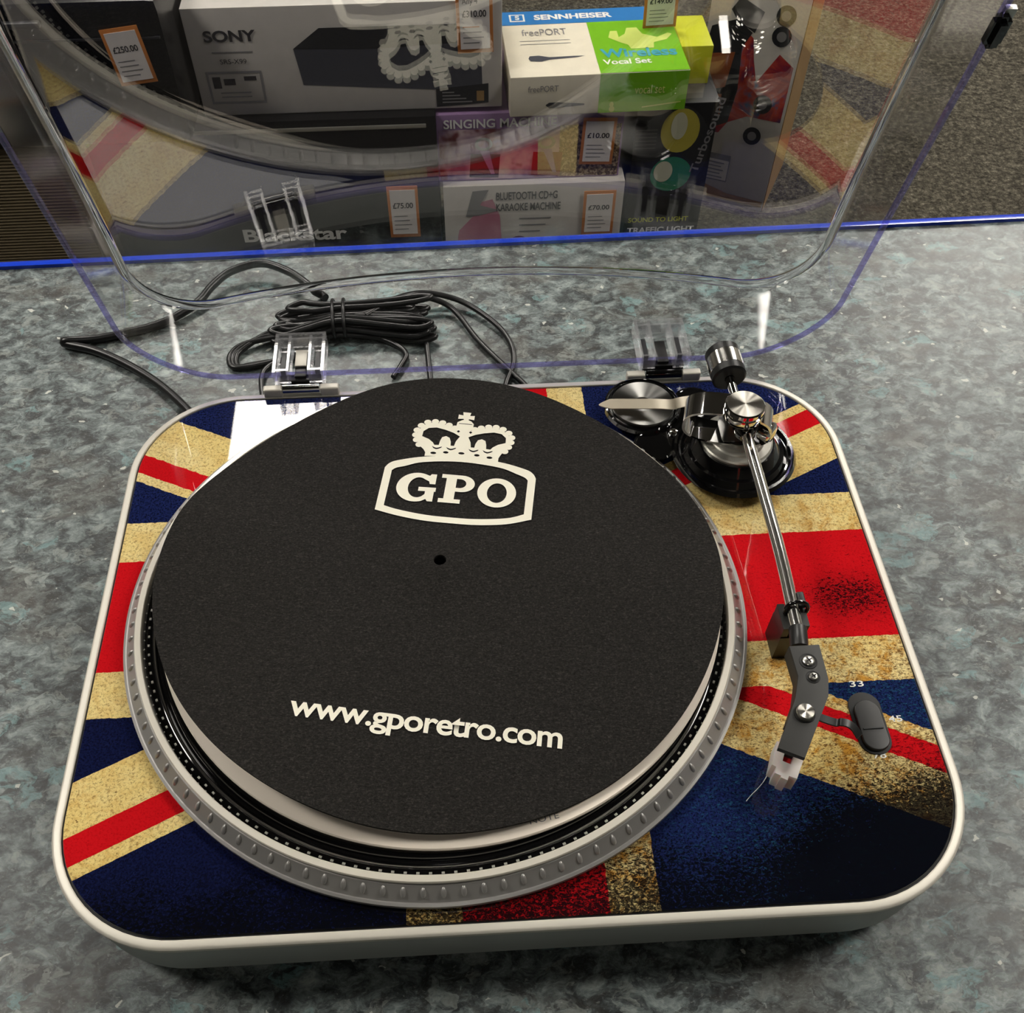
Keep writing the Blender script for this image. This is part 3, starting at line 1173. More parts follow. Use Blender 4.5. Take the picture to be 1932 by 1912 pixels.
def inset(poly, d):
    """shrink an outline about its centre line by d"""
    cx = 0
    cy = sum(p[1] for p in poly) / len(poly)
    out = []
    n = len(poly)
    for i, p in enumerate(poly):
        a, b = poly[i - 1], poly[(i + 1) % n]
        t = Vector((b[0] - a[0], b[1] - a[1])).normalized()
        out.append((p[0] - t.y * d, p[1] + t.x * d))
    return out


def shell(off, start):
    """rings of one skin, from the rim edge up the skirt, round the fillet and over the face"""
    ro, fo = inset(rim_o, off), inset(face_o, off)
    rings = []

    def depth(p):
        return crown(p[0], p[1]) - off
    fil = .0040 - off * .5
    for k in range(0, 9):
        u = k / 8
        ring = []
        for a, b in zip(ro, fo):
            x, s = a[0] + (b[0] - a[0]) * u, a[1] + (b[1] - a[1]) * u
            d0 = start
            ring.append(lidpt(x, s, d0 + (depth(b) - fil - d0) * u))
        rings.append(ring)
    for k in range(1, 7):
        a_ = math.pi / 2 * k / 6
        fi = inset(fo, fil * (1 - math.cos(a_)))
        rings.append([lidpt(q[0], q[1], depth(q) - fil + fil * math.sin(a_)) for q in fi])
    fi = inset(fo, fil)
    cy = .1725
    for k in range(1, 40):
        w = 1 - (k / 40) ** 1.0
        rings.append([lidpt(q[0] * w, cy + (q[1] - cy) * w, depth((q[0] * w, cy + (q[1] - cy) * w))) for q in fi])
    return rings, lidpt(0, cy, depth((0, cy)))


TH_LID = .0022
outer, oc = shell(0.0, .003)
inner, ic = shell(TH_LID, .003)
V, F = [], []
for r in outer:
    V += [tuple(p) for p in r]
nO = len(outer)
for i in range(nO - 1):
    for k in range(NP_):
        a, b = i * NP_ + k, i * NP_ + (k + 1) % NP_
        F.append((a, b, b + NP_, a + NP_))
V.append(tuple(oc))
ci = len(V) - 1
for k in range(NP_):
    F.append(((nO - 1) * NP_ + k, (nO - 1) * NP_ + (k + 1) % NP_, ci))
bi = len(V)
for r in inner:
    V += [tuple(p) for p in r]
for i in range(nO - 1):
    for k in range(NP_):
        a, b = bi + i * NP_ + k, bi + i * NP_ + (k + 1) % NP_
        F.append((a, a + NP_, b + NP_, b))
V.append(tuple(ic))
for k in range(NP_):
    F.append((bi + (nO - 1) * NP_ + (k + 1) % NP_, bi + (nO - 1) * NP_ + k, len(V) - 1))
midx = []
for f in F:
    v0 = min(f)
    ring_i = ((v0 - bi) if v0 >= bi else v0) // NP_
    midx.append(1 if 8 <= ring_i <= 13 else (2 if ring_i < 8 else 0))
lid = mesh_ob('dust_cover', V, F, M['lid'], tt, smooth=60, mats=[M['lid'], M['lid_bend'], M['lid_skirt']], midx=midx)
tag(lid, 'clear domed acrylic dust cover standing open')
# rim of the cover: a thicker violet-looking band
ro, ri = rim_o, inset(rim_o, .0020)
V, F = [], []
for (poly, d) in ((ro, .0024), (inset(ro, -.0006), .0018), (inset(ro, -.0006), .0003), (ro, -.0002), (ri, -.0002), (ri, .0024)):
    V += [tuple(lidpt(p[0], p[1], d)) for p in poly]
for i in range(6):
    for k in range(NP_):
        a, b = i * NP_ + k, i * NP_ + (k + 1) % NP_
        c, d = ((i + 1) % 6) * NP_ + (k + 1) % NP_, ((i + 1) % 6) * NP_ + k
        F.append((a, d, c, b))
tag(mesh_ob('lid_rim', V, F, M['lid_edge'], lid, smooth=50), 'violet tinted rim of the clear cover')
# rubber stop on the right side of the rim
c = lidpt(.2128, .2340, -.0015)
Rm = Matrix((Vector((1, 0, 0)), ev, nv)).transposed()
bm = bmesh.new()
add_box(bm, (0, 0, 0), (.0075, .0145, .0075))
bmesh.ops.bevel(bm, geom=list(bm.edges), offset=.0022, segments=2, affect='EDGES')
for v in bm.verts:
    v.co = Rm @ v.co + c
tag(bm_ob('rubber_stop', bm, M['gloss_black'], lid, 40), 'small black rubber stop on the right side')
box('stop_clip', lidpt(.2150, .2400, .0008), (.0050, .0060, .0030), M['steel'], lid, bevel=.0008, rot=Rm)
# clear sockets that take the hinge tongues
for hx in (-.1152, .1152):
    bm = bmesh.new()
    yb, zb = .1725, .0092 + Z
    for (dx, dy, wx, wy) in ((-.0150, .0165, .0020, .035), (.0150, .0165, .0020, .035), (0, .0345, .032, .0022),
                             (-.0066, .0165, .0016, .033), (.0066, .0165, .0016, .033), (-.0108, .0008, .0085, .0016), (.0108, .0008, .0085, .0016),
                             (0, .0300, .029, .0014)):
        add_box(bm, (hx + dx, yb + dy, zb + .004), (wx, wy, .0105))
    bm_ob('hinge_socket', bm, M['clear'], lid)
    for dx in (-.0108, .0108):
        box('socket_insert', (hx + dx, yb + .0150, zb + .0015), (.0030, .0160, .0040), M['slate_dark'], lid)

# ================================================================== THINGS ON THE PLATTER
MC = Vector((-.030, .0125))
disc = empty('packing_disc', (-.0300, .0085, .0101))
tag(disc, 'thin white packing disc on the platter, showing below the black slipmat', 'packing disc')
lathe('card', [(.0200, .0001), (.1466, .0001), (.1473, .0006), (.1473, .0016), (.1468, .0023), (.0200, .0023)], M['white_card'], disc, 160, close=True)
me = text_mesh('NOTE', 1.0, 0.0, 1.05, width=.0135, height=.0028)
c0 = at_z(1001, 1556, .0125)
put_mesh('lettering', me, M['print_grey'], disc, Matrix.Translation((c0[0] + .0300, c0[1] - .0085, .0024)) @ Matrix.Rotation(R(10), 4, 'Z'))

# slipmat, draped over spindle and lip
MATZ = [(90, .0175, 0), (80, .0165, 0), (70, .0155, 0), (60, .0152, -.0028), (50, .0150, -.0042), (34, .0150, -.0034), (20, .0155, 0), (10, .0195, 0), (0, .0225, 0), (-10, .0245, 0),
        (-26, .0213, 0), (-37, .0188, 0), (-48, .0170, 0), (-56, .0150, 0), (-68, .0152, 0), (-79, .0170, 0), (-89, .0175, 0), (-103, .0205, 0), (-117, .0265, 0),
        (-127, .0290, 0), (-141, .0300, 0), (-150, .0285, 0), (-161, .0265, 0), (-169, .0270, 0), (-176, .0270, 0), (-186, .0255, 0), (-191, .0250, 0), (-200, .0235, 0),
        (-208, .0170, 0), (-214, .0154, -.0014), (-223, .0152, -.0042), (-235, .0150, -.0054), (-246, .0152, -.0030), (-254, .0155, 0), (-260, .0170, 0), (-270, .0175, 0)]
MATZ = sorted([(a % 360, z, dr) for a, z, dr in MATZ if a != -270])
# matz: heights were measured for the photographed edge of the felt
aa = np.array([a for a, _, _ in MATZ])
zz = np.array([z for _, z, _ in MATZ])
rr = np.array([d for _, _, d in MATZ])
aa3 = np.concatenate([aa - 360, aa, aa + 360])
deg = np.arange(720) * 0.5
ZE = np.interp(deg, aa3, np.tile(zz, 3))
RE = np.interp(deg, aa3, np.tile(rr, 3))
ker = np.exp(-0.5 * (np.arange(-24, 25) / 10.0) ** 2)
ker /= ker.sum()
ZE = np.convolve(np.concatenate([ZE[-24:], ZE, ZE[:24]]), ker, 'valid')
RE = np.convolve(np.concatenate([RE[-24:], RE, RE[:24]]), ker, 'valid')
ME = Vector((-.030, .014))


def mat_height(x, y):
    """felt height at local (x, y) about its centre"""
    r = math.hypot(x, y) / .1475
    a = math.degrees(math.atan2(y, x)) % 360
    i = int(a * 2) % 720
    ze = ZE[i] + (ZE[(i + 1) % 720] - ZE[i]) * (a * 2 - int(a * 2))
    zc = .0215
    w = min(r, 1.05) ** 2.2
    return zc * (1 - w) + ze * w + .0035 * math.exp(-(r / .16) ** 2)


slip = empty('slipmat', (ME.x, ME.y, .0137))
tag(slip, 'round black felt slipmat with cream crest and web address, resting on the platter', 'slipmat')
V, F = [], []
NA, NRr = 180, 26
for side in (0, 1):
    for j in range(NRr + 1):
        for i in range(NA):
            a = 2 * math.pi * i / NA
            r = .0033 + (.1475 - .0033 + RE[int(i * 720 / NA)]) * j / NRr
            x, y = r * math.cos(a), r * math.sin(a)
            wob = (noise.noise(Vector((x * 300, y * 300, 3.0))) * .00015)
            V.append((x, y, mat_height(x, y) - .0137 - side * .0016 + wob))
for side in (0, 1):
    b0 = side * (NRr + 1) * NA
    for j in range(NRr):
        for i in range(NA):
            a, b = b0 + j * NA + i, b0 + j * NA + (i + 1) % NA
            q = (a, a + NA, b + NA, b)
            F.append(q if side == 0 else tuple(reversed(q)))
h = (NRr + 1) * NA
for i in range(NA):
    j = (i + 1) % NA
    F.append((NRr * NA + i, h + NRr * NA + i, h + NRr * NA + j, NRr * NA + j))
    F.append((i, j, h + j, h + i))
mesh_ob('felt_disc', V, F, M['felt'], slip, smooth=50)

PR_ROT = R(-9.2)
cR, sR = math.cos(PR_ROT), math.sin(PR_ROT)


def on_mat(p):
    x, y = p.x / 1000 * cR - p.y / 1000 * sR, p.x / 1000 * sR + p.y / 1000 * cR
    # the artwork was measured on a flat sheet at z = .021; keep its photographed place on the draped felt
    return (x, y, mat_height(x, y) - .0137 + .00060)


def dense(poly, step=2.0):
    out = []
    for i, p in enumerate(poly):
        q = poly[(i + 1) % len(poly)]
        n = max(1, int(math.hypot(q[0] - p[0], q[1] - p[1]) / step))
        out += [(p[0] + (q[0] - p[0]) * k / n, p[1] + (q[1] - p[1]) * k / n) for k in range(n)]
    return out


def sm(pts, n=6):
    return [(p.x, p.y) for p in spline([(a, b, 0) for a, b in pts], n)]


def badge(g):
    """outline of the plaque inset by g"""
    xl, xr = -41.0 + g, 45.2 - g
    topc = [(xl, 66.0 - g * .45), (xl + 2.2, 69.6 - g * .8), (xl + 7.0, 72.2 - g), (-19.6, 76.0 - g), (2, 78.4 - g * 1.0), (23.5, 76.6 - g), (xr - 6.5, 72.6 - g), (xr - 1.9, 69.6 - g * .8), (xr, 66.0 - g * .45)]
    botc = [(xr, 35.2 + g * .75), (32, 30.2 + g), (16, 27.4 + g), (2, 26.8 + g), (-12, 27.4 + g), (-28, 30.2 + g), (xl, 33.6 + g * .8)]
    return sm(topc) + sm(botc)


pieces = []
pieces.append([dense(badge(0)), dense(badge(4.4))])
# letter G
G = []
for a in np.linspace(R(42), R(322), 34):
    G.append((-20.6 + 11.4 * math.cos(a), 52.2 + 11.0 * math.sin(a)))
Gi = []
for a in np.linspace(R(318), R(52), 30):
    Gi.append((-19.6 + 5.9 * math.cos(a), 52.0 + 7.9 * math.sin(a)))
Gpoly = [(-10.6, 62.4), (-14.4, 62.4), (-14.8, 61.0)] + [p for p in G if p[0] < -14.9 or p[1] < 50][0:] 
Gpoly = []
Gpoly += [(-10.4, 55.0), (-10.4, 62.6), (-13.4, 62.6), (-14.2, 61.2)]
Gpoly += [(-20.8 + 11.2 * math.cos(a), 52.1 + 10.9 * math.sin(a)) for a in np.linspace(R(62), R(292), 34)]
Gpoly += [(-14.4, 43.6), (-13.4, 42.0), (-10.4, 42.0), (-10.4, 49.4), (-9.6, 49.4), (-9.6, 52.4), (-19.4, 52.4), (-19.4, 49.4), (-15.4, 49.4), (-15.4, 47.2)]
Gpoly += [(-19.8 + 5.6 * math.cos(a), 52.0 + 7.6 * math.sin(a)) for a in np.linspace(R(302), R(58), 28)]
Gpoly += [(-14.2, 57.0), (-13.6, 55.0)]
pieces.append([Gpoly])
# letter P with slab serifs
bowl = [(4.4 + 7.2 * math.cos(a), 57.1 + 6.3 * math.sin(a)) for a in np.linspace(R(90), R(-90), 18)]
Pp = [(-7.4, 63.4)] + [(4.0, 63.4)] + bowl[1:] + [(1.2, 50.8), (1.2, 45.0), (4.8, 45.0), (4.8, 42.0), (-7.4, 42.0), (-7.4, 45.0), (-4.6, 45.0), (-4.6, 60.5), (-7.4, 60.5)]
bi_ = [(3.2 + 3.6 * math.cos(a), 57.1 + 3.4 * math.sin(a)) for a in np.linspace(R(90), R(-90), 14)]
pieces.append([Pp, [(1.2, 60.5)] + bi_ + [(1.2, 53.7)]])
# letter O
pieces.append([circle2(24.4, 52.6, 10.8, 11.0, 40), circle2(24.5, 52.4, 5.5, 7.4, 36)])
# crown
crown_out = [(-19.8, 76.6), (-19.8, 79.5), (-21.2, 82.0), (-24.2, 85.0), (-26.0, 89.4), (-26.8, 93.2), (-26.4, 97.2), (-24.6, 101.2), (-21.6, 104.0), (-17.3, 104.9),
             (-13.2, 104.2), (-9.0, 102.6), (-5.2, 100.6), (-3.6, 100.4), (-4.8, 103.2), (-4.6, 106.6), (-2.2, 108.6), (-1.0, 109.2), (-1.4, 110.0), (-4.6, 109.6), (-4.6, 113.4),
             (-1.8, 113.0), (-2.2, 115.8), (2.6, 115.8), (2.2, 113.0), (5.0, 113.4), (5.0, 109.6), (2.0, 110.0), (1.6, 109.2), (3.4, 108.4), (5.2, 106.2), (5.2, 103.2), (4.2, 100.4), (6.0, 100.8),
             (9.8, 102.6), (14.0, 104.2), (18.2, 104.6), (22.6, 103.2), (25.9, 100.4), (27.6, 97.2), (27.8, 93.2), (26.8, 89.2), (25.0, 85.2), (23.6, 82.4), (22.6, 79.6), (22.6, 76.6), (2, 78.0)]


def arc_hole(sgn, cx=0.9):
    pts = [(-1.6, 94.6), (-5.5, 97.2), (-10.5, 99.2), (-16, 100.6), (-20.6, 99.8), (-23.4, 96.8), (-23.6, 92.6), (-21.6, 91.6), (-19.4, 90.6), (-16.6, 88.0),
           (-15.4, 86.0), (-12.9, 86.2), (-12.6, 89.6), (-11.8, 92.8), (-9.6, 94.0), (-7.4, 92.8), (-6.3, 89.6), (-6.0, 86.4), (-4.0, 86.4), (-3.4, 90.4)]
    return [(cx + sgn * (p[0] - cx), p[1]) if sgn < 0 else p for p in pts]


holes = [arc_hole(1), arc_hole(-1)]
for x, y, rx in ((-15.1, 79.4, 1.7), (-8.0, 80.6, 1.6), (1.0, 80.9, 1.8), (10.0, 80.4, 1.6), (17.4, 79.4, 1.7)):
    holes.append(circle2(x, y, rx, .95, 12))
for x in (-13.9, -5.6, 7.4, 15.6):
    holes.append(sm([(x - 2.8, 85.0), (x, 83.8), (x + 2.8, 85.0), (x + 2.6, 84.0), (x, 82.6), (x - 2.6, 84.0)], 3)[:-1])
for x in (-3.0, 4.2):
    holes.append([(x - 1, 98.8), (x, 99.9), (x + 1, 98.8), (x, 97.7)])
holes.append([(-3.6, 105.9), (4.2, 105.9), (4.2, 105.4), (-3.6, 105.4)])
pieces.append([crown_out] + holes)
for ball in [(-24.3, 85.6), (-26.4, 89.4), (-27.5, 93.4), (-27.3, 97.5), (-25.4, 101.5), (-22.0, 104.6), (-17.6, 105.6), (-13.2, 105.0), (-9.1, 103.4), (-5.4, 101.4),
             (6.4, 101.6), (10.0, 103.4), (14.2, 104.8), (18.6, 105.2), (22.8, 104.0), (26.5, 101.2), (28.5, 97.5), (28.4, 93.4), (27.4, 89.3), (25.6, 85.5)]:
    pieces.append([circle2(ball[0], ball[1], 2.15, 2.15, 14)])
def refine(me, lim=5.0):
    """split long triangles so that flat print can follow the draped felt"""
    bm = bmesh.new()
    bm.from_mesh(me)
    bmesh.ops.triangulate(bm, faces=list(bm.faces))
    for _ in range(5):
        es = [e for e in bm.edges if e.calc_length() > lim]
        if not es:
            break
        bmesh.ops.subdivide_edges(bm, edges=es, cuts=1)
        bmesh.ops.triangulate(bm, faces=[f for f in bm.faces if len(f.verts) > 3])
    bm.to_mesh(me)
    bm.free()
    return me


names = ['crest_frame', 'letter_g', 'letter_p', 'letter_o', 'crown']
dz = 0
for i, pc in enumerate(pieces[:5]):
    put_mesh(names[i], refine(shape2d(pc)), M['print_cream'], slip, None, on_mat)
bmj = bmesh.new()
for pc in pieces[5:]:
    me = shape2d(pc)
    for v in me.vertices:
        v.co = Vector(on_mat(v.co)) + Vector((0, 0, .00004))
    bmj.from_mesh(me)
bm_ob('crown_pearls', bmj, M['print_cream'], slip)
me = text_mesh('www.gporetro.com', 1.0, 0.020, 0.94, width=129.4)
co = np.array([v.co[:] for v in me.vertices])
# x-height of the face is scaled to the measured one
ys = co[:, 1]
sy = 13.4 / (ys.max() - ys.min())
for v in me.vertices:
    v.co.y *= sy
    v.co = Vector((v.co.x - 58.4, v.co.y - 102.8, 0))
put_mesh('web_address', me, M['print_cream'], slip, None, on_mat)

# thin plastic strip left on the arm
st_px = [(1130, 765), (1158, 763), (1200, 763), (1240, 763), (1266, 764), (1276, 762), (1290, 759), (1318, 756)]
st_z = [.0150, .0155, .0160, .0170, .0195, .0230, .0250, .0270]
L = spline([tuple(at_z(p[0], p[1], z)) for p, z in zip(st_px, st_z)], 6)
V, F = [], []
for i, p in enumerate(L):
    u_ = i / (len(L) - 1)
    w = .0042 * min(1, .08 + u_ / .13)
    for sgn in (-1, 1):
        for dz in (0, .0005):
            V.append((p.x, p.y + sgn * w, p.z + dz))
for i in range(len(L) - 1):
    a = i * 4
    b = a + 4
    F += [(a + 1, a + 3, b + 3, b + 1), (a, b, b + 2, a + 2), (a, a + 1, b + 1, b), (a + 2, b + 2, b + 3, a + 3)]
F += [(0, 2, 3, 1)]
tag(mesh_ob('plastic_strip', V, F, M['strip'], None, smooth=30), 'pearly pointed plastic strip stretched over the singles adapter to the arm pivot', 'plastic strip')
tpx = [(1453, 1452), (1442, 1473), (1430, 1488), (1418, 1500), (1408, 1512)]
tag(tube('loose_fibre', spline([tuple(at_z(*p, .0009)) for p in tpx], 5), .00018, M['print_white'], None, 6), 'fine pale fibre lying on the deck beside the cartridge', 'fibre')

# ================================================================== CABLES BEHIND
CZ0 = COUNTER_Z + .0038
# power lead from behind the deck to the sharp bend at the left and round a loop
lead = [(372, 800, .004), (352, 772, .002), (300, 725, 0), (240, 688, 0), (180, 662, 0), (128, 650, 0), (121, 646, .001), (130, 643, .002), (180, 640, 0), (240, 628, 0), (300, 612, 0), (345, 590, .001),
        (378, 566, .002), (400, 540, .004), (436, 512, .006), (493, 497, .008), (545, 513, .008), (582, 538, .008), (594, 550, .004), (606, 556, .0), (614, 562, 0)]
pl = spline([tuple(at_z(x, y, CZ0 + z)) for x, y, z in lead], 8)
power = tube('power_cable', pl, .0031, M['cable'], None, 12)
tag(power, 'thick black mains lead bent sharply at the left behind the deck', 'cable')
# bundled audio lead: a figure of many turns held by a tie
rng = random.Random(7)
V, F = [], []
bl = Vector(at_z(515, 612, COUNTER_Z + .012))
brt = Vector(at_z(822, 592, COUNTER_Z + .012))
tie = Vector(at_z(640, 600, COUNTER_Z + .012))
dirx = (brt - bl).normalized()
diry = Vector((-dirx.y, dirx.x, 0))
for k in range(13):
    row = (k % 7 - 3) / 3.0
    lay = .0045 + .0046 * (k // 4) + rng.uniform(-.0006, .0006)
    wl = .0140 * row + rng.uniform(-.001, .001)
    x0 = bl + dirx * rng.uniform(-.002, .012) + diry * wl
    x1 = brt - dirx * rng.uniform(.0, .018) + diry * (wl * 1.15)
    pts = []
    mid = tie + diry * (wl * .55)
    pts = [x0, x0 + dirx * .010 + diry * .0045, (x0 + mid) / 2 + diry * .003, mid, (mid + x1) / 2 + diry * .003, x1 - dirx * .010 + diry * .0035, x1,
           x1 - dirx * .010 - diry * .0035, (mid + x1) / 2 - diry * .003, mid - diry * .003, (x0 + mid) / 2 - diry * .004, x0 + dirx * .010 - diry * .0045]
    pts = [(p.x, p.y, COUNTER_Z + lay + .001 * math.sin(i * 1.3 + k) + (.002 if i in (3, 9) else 0)) for i, p in enumerate(pts)]
    add_tube(V, F, spline(pts, 5, True), .0021, 8, closed=True)


def lead_px(pts, r=.0021, n=8):
    P = spline([tuple(at_z(x, y, COUNTER_Z + z)) for x, y, z in pts], n)
    add_tube(V, F, P, r, 9)


lead_px([(648, 600, .014), (700, 588, .016), (740, 566, .014), (798, 553, .010), (868, 568, .006), (930, 607, .004), (962, 645, .003), (969, 685, .003), (955, 724, .0025), (950, 760, .0025)])
lead_px([(690, 596, .016), (735, 572, .016), (790, 560, .012), (850, 580, .006), (900, 640, .003), (940, 680, .003), (992, 728, .0025), (1010, 750, .0025)])
lead_px([(780, 600, .010), (802, 618, .004), (806, 660, .003), (812, 716, .0025), (815, 740, .0025)])
lead_px([(640, 612, .010), (690, 630, .004), (742, 648, .003), (766, 668, .003), (757, 690, .003), (742, 712, .0025)])
lead_px([(620, 640, .006), (560, 668, .004), (510, 690, .003), (494, 712, .003), (496, 750, .0025)])
for dx in (0, 6, 13):
    lead_px([(560 + dx, 630, .010), (500 + dx, 640 - dx, .006), (455 + dx, 652, .004), (434 + dx, 672, .0025), (438 + dx, 692, .0025), (470 + dx, 692 - dx * .4, .003), (540 + dx, 676, .004), (590 + dx, 655, .008)])
audio = mesh_ob('cord', V, F, M['cable'], None, smooth=60)
acab = empty('audio_cable', (float(tie.x), float(tie.y), COUNTER_Z))
tag(acab, 'thin black audio lead coiled in a tied bundle behind the left hinge', 'cable')
audio.parent = acab
audio.data.transform(Matrix.Translation((-tie.x, -tie.y, -COUNTER_Z)))
V, F = [], []
for o_ in (-.004, .004):
    ringp = [Vector((0, 0, .012)) + dirx * o_ + diry * math.cos(a) * .0165 + Vector((0, 0, 1)) * math.sin(a) * .0105 for a in np.linspace(0, 2 * math.pi, 28, endpoint=False)]
    add_tube(V, F, ringp, .0013, 8, closed=True)
mesh_ob('cable_tie', V, F, M['cable'], acab, smooth=50)

# ================================================================== CARTONS BEYOND THE COUNTER
XR = Matrix.Rotation(math.pi / 2, 4, 'X')       # text plane -> facing the viewer (-y)


def carton(name, x0, x1, yf, depth, z0, z1, mat, label, cat='box', rz=0.0, bevel=.002, group=None):
    """box whose front face spans x0..x1, z0..z1 at y = yf; returns the empty at the centre of its base (front-left local frame)"""
    e = empty(name, (x0, yf, z0), rz)
    tag(e, label, cat, group)
    w, h = x1 - x0, z1 - z0
    b = box('carton', (w / 2, depth / 2, h / 2), (w, depth, h), mat, e, bevel=bevel)
    e['_w'], e['_h'], e['_d'] = w, h, depth
    return e


def front(e, poly, mat, name='print', lift=.0004):
    """flat print on the front face; polygon in fractions of the face"""
    w, h = e['_w'], e['_h']
    polys = poly if isinstance(poly[0][0], (tuple, list)) else [poly]
    me = shape2d([[(p[0] * w, p[1] * h) for p in q] for q in polys])
    return put_mesh(name, me, mat, e, Matrix.Translation((0, -lift, 0)) @ XR)


def ftext(e, s, u, v, wid, hei, mat, bold=0.0, lift=.0008, name='lettering', rot=0.0, shear=0.0):
    w, h = e['_w'], e['_h']
    me = text_mesh(s, 1.0, bold, 1.0, width=wid * w, height=hei * h)
    if shear:
        for vv in me.vertices:
            vv.co.x += vv.co.y * shear
    return put_mesh(name, me, mat, e, Matrix.Translation((u * w, -lift, v * h)) @ XR @ Matrix.Rotation(rot, 4, 'Z'))


def top(e, poly, mat, name='print', lift=.0004):
    w, d, h = e['_w'], e['_d'], e['_h']
    me = shape2d([[(p[0] * w, p[1] * d) for p in poly]])
    return put_mesh(name, me, mat, e, Matrix.Translation((0, 0, h + lift)))


def ttext(e, s, u, v, wid, hei, mat, bold=0.0, lift=.0008, shear=0.0):
    w, d, h = e['_w'], e['_d'], e['_h']
    me = text_mesh(s, 1.0, bold, 1.0, width=wid * w, height=hei * d)
    if shear:
        for vv in me.vertices:
            vv.co.x += vv.co.y * shear
    return put_mesh('lettering', me, mat, e, Matrix.Translation((u * w, v * d, h + lift)))


def rect(a, b, c, d):
    return [(a, b), (c, b), (c, d), (a, d)]


def clean(e):
    for k in ('_w', '_h', '_d'):
        if k in e:
            del e[k]


def shelfbox(name, x0, x1, yf, depth, z0, z1, mat, label, **k):
    return carton(name, x0, x1, yf, depth, z0, z1, mat, label, **k)


CARTONS = []
# --- ribbed brown case at the far left with the black cabinet on it
Yl = 1.10
e = empty('ribbed_box', (-.722, Yl + .16, FLOOR_Z))
tag(e, 'brown box with fine horizontal ribs under the black equipment case, far left', 'box')
hgt = -.349 - FLOOR_Z
V, F = [], []
nr = 58
wv = .28
sect = []
for i in range(nr):
    z = hgt * i / nr
    sect += [(0.0, z), (-.0012, z + hgt / nr * .5)]
sect.append((0.0, hgt))
sect += [(.32, hgt), (.32, 0)]
for xx in (-wv / 2, wv / 2):
    V += [(xx, -.16 + p[0], p[1]) for p in sect]
n = len(sect)
for i in range(n):
    j = (i + 1) % n
    F.append((i, j, n + j, n + i))
F += [tuple(range(n)), tuple(reversed(range(n, 2 * n)))]
mesh_ob('ribbed_carton', V, F, M['ribbed'], e)

e = carton('equipment_case', -.86, -.384, Yl - .01, .34, -.348, -.150, M['case_black'], 'large black moulded equipment case with a price card, at the far left', 'case', bevel=.018)
box('handle_recess', (.238, -.004, .172), (.16, .010, .008), M['slate_dark'], e, bevel=.003)
box('lid_seam', (.238, -.0005, .150), (.46, .004, .0025), M['slate_dark'], e)
CARTONS.append(e)

# --- black amplifier carton
e = carton('amplifier_box', -.565, -.030, 1.15, .26, FLOOR_Z, -.3495, M['box_black'], 'black amplifier carton lettered Blackstar, resting on the floor under the white speaker carton', 'box')
hh = e['_h']
me = text_mesh('Blackstar', 1.0, .03, 1.0, width=.172, height=.024)
put_mesh('lettering', me, M['print_white'], e, Matrix.Translation((.205, -.0008, -.553 - FLOOR_Z)) @ XR)
box('highlight_strip', (.27, -.0006, hh - .014), (.50, .002, .006), M['satin_grey'], e, bevel=.0008)  # grey strip stands in for the highlight along the carton's shiny upper edge
front(e, rect(.02, .30, .46, .44), M['slate_dark'])
CARTONS.append(e)

# --- white speaker carton standing on it
e = carton('speaker_box', -.378, .072, 1.17, .16, -.349, -.198, M['box_white'], 'white speaker carton lettered SONY with a picture of a dark slab speaker', 'box')
front(e, [(.33, .62), (.42, .80), (.93, .80), (.935, .20), (.90, .17), (.345, .28)], M['slate'])
front(e, [(.33, .62), (.42, .80), (.93, .80), (.93, .64), (.60, .60)], M['slate_dark'], lift=.0007)
front(e, [(.78, .02), (.955, .05), (.955, .24), (.78, .20)], M['slate_dark'], lift=.0007)
ftext(e, 'SONY', .055, .70, .165, .105, M['print_dark'], .03)
ftext(e, 'SRS-X99', .09, .50, .085, .045, M['print_dark'])
front(e, [rect(.035, .12, .215, .43), rect(.042, .14, .208, .41)], M['print_mid'])
front(e, rect(.088, .30, .125, .36), M['print_dark'])
front(e, rect(.052, .27, .078, .38), M['print_dark'])
front(e, rect(.155, .34, .195, .38), M['print_dark'])
for i, vv in enumerate((.60, .22, .18)):
    front(e, rect(.07, vv, .07 + (.10 if i else .13), vv + .012), M['print_mid'])
for i in range(4):
    front(e, rect(.80, .06 + i * .032, .90 - .02 * i, .072 + i * .032), M['print_mid'], lift=.001)
front(e, rect(.915, .07, .94, .17), M['kraft'], lift=.001)
CARTONS.append(e)

# --- karaoke cartons in the middle
e = carton('karaoke_box', -.024, .272, 1.15, .24, FLOOR_Z, -.466, M['box_white'], 'white karaoke carton with pink singer print, resting on the floor by the counter', 'box')
hh = e['_h']
f0 = lambda z: (z - FLOOR_Z) / hh
front(e, [(.05, f0(-.60)), (.08, f0(-.545)), (.16, f0(-.52)), (.20, f0(-.495)), (.27, f0(-.49)), (.31, f0(-.52)), (.33, f0(-.60))], M['pink'])
front(e, [(.12, f0(-.52)), (.16, f0(-.475)), (.25, f0(-.473)), (.20, f0(-.50)), (.31, f0(-.51)), (.20, f0(-.518))], M['print_mid'], lift=.0007)
front(e, circle_poly := [(p[0], p[1]) for p in circle2(.42, f0(-.572), .055, .07, 20)], M['purple'], lift=.0007)
front(e, [(p[0], p[1]) for p in circle2(.42, f0(-.572), .02, .03, 14)], M['box_white'], lift=.001)
ftext(e, 'BLUETOOTH CD+G', .29, f0(-.492), .34, .075, M['print_dark'], .02)
ftext(e, 'KARAOKE MACHINE', .29, f0(-.512), .36, .075, M['print_dark'], .02)
for i in range(4):
    front(e, rect(.42, f0(-.528 - i * .012), .60 - .03 * i, f0(-.526 - i * .012)), M['print_mid'])
front(e, [(.50, f0(-.60)), (.52, f0(-.588)), (.70, f0(-.590)), (.78, f0(-.57)), (.80, f0(-.60))], M['slate_dark'])
CARTONS.append(e)
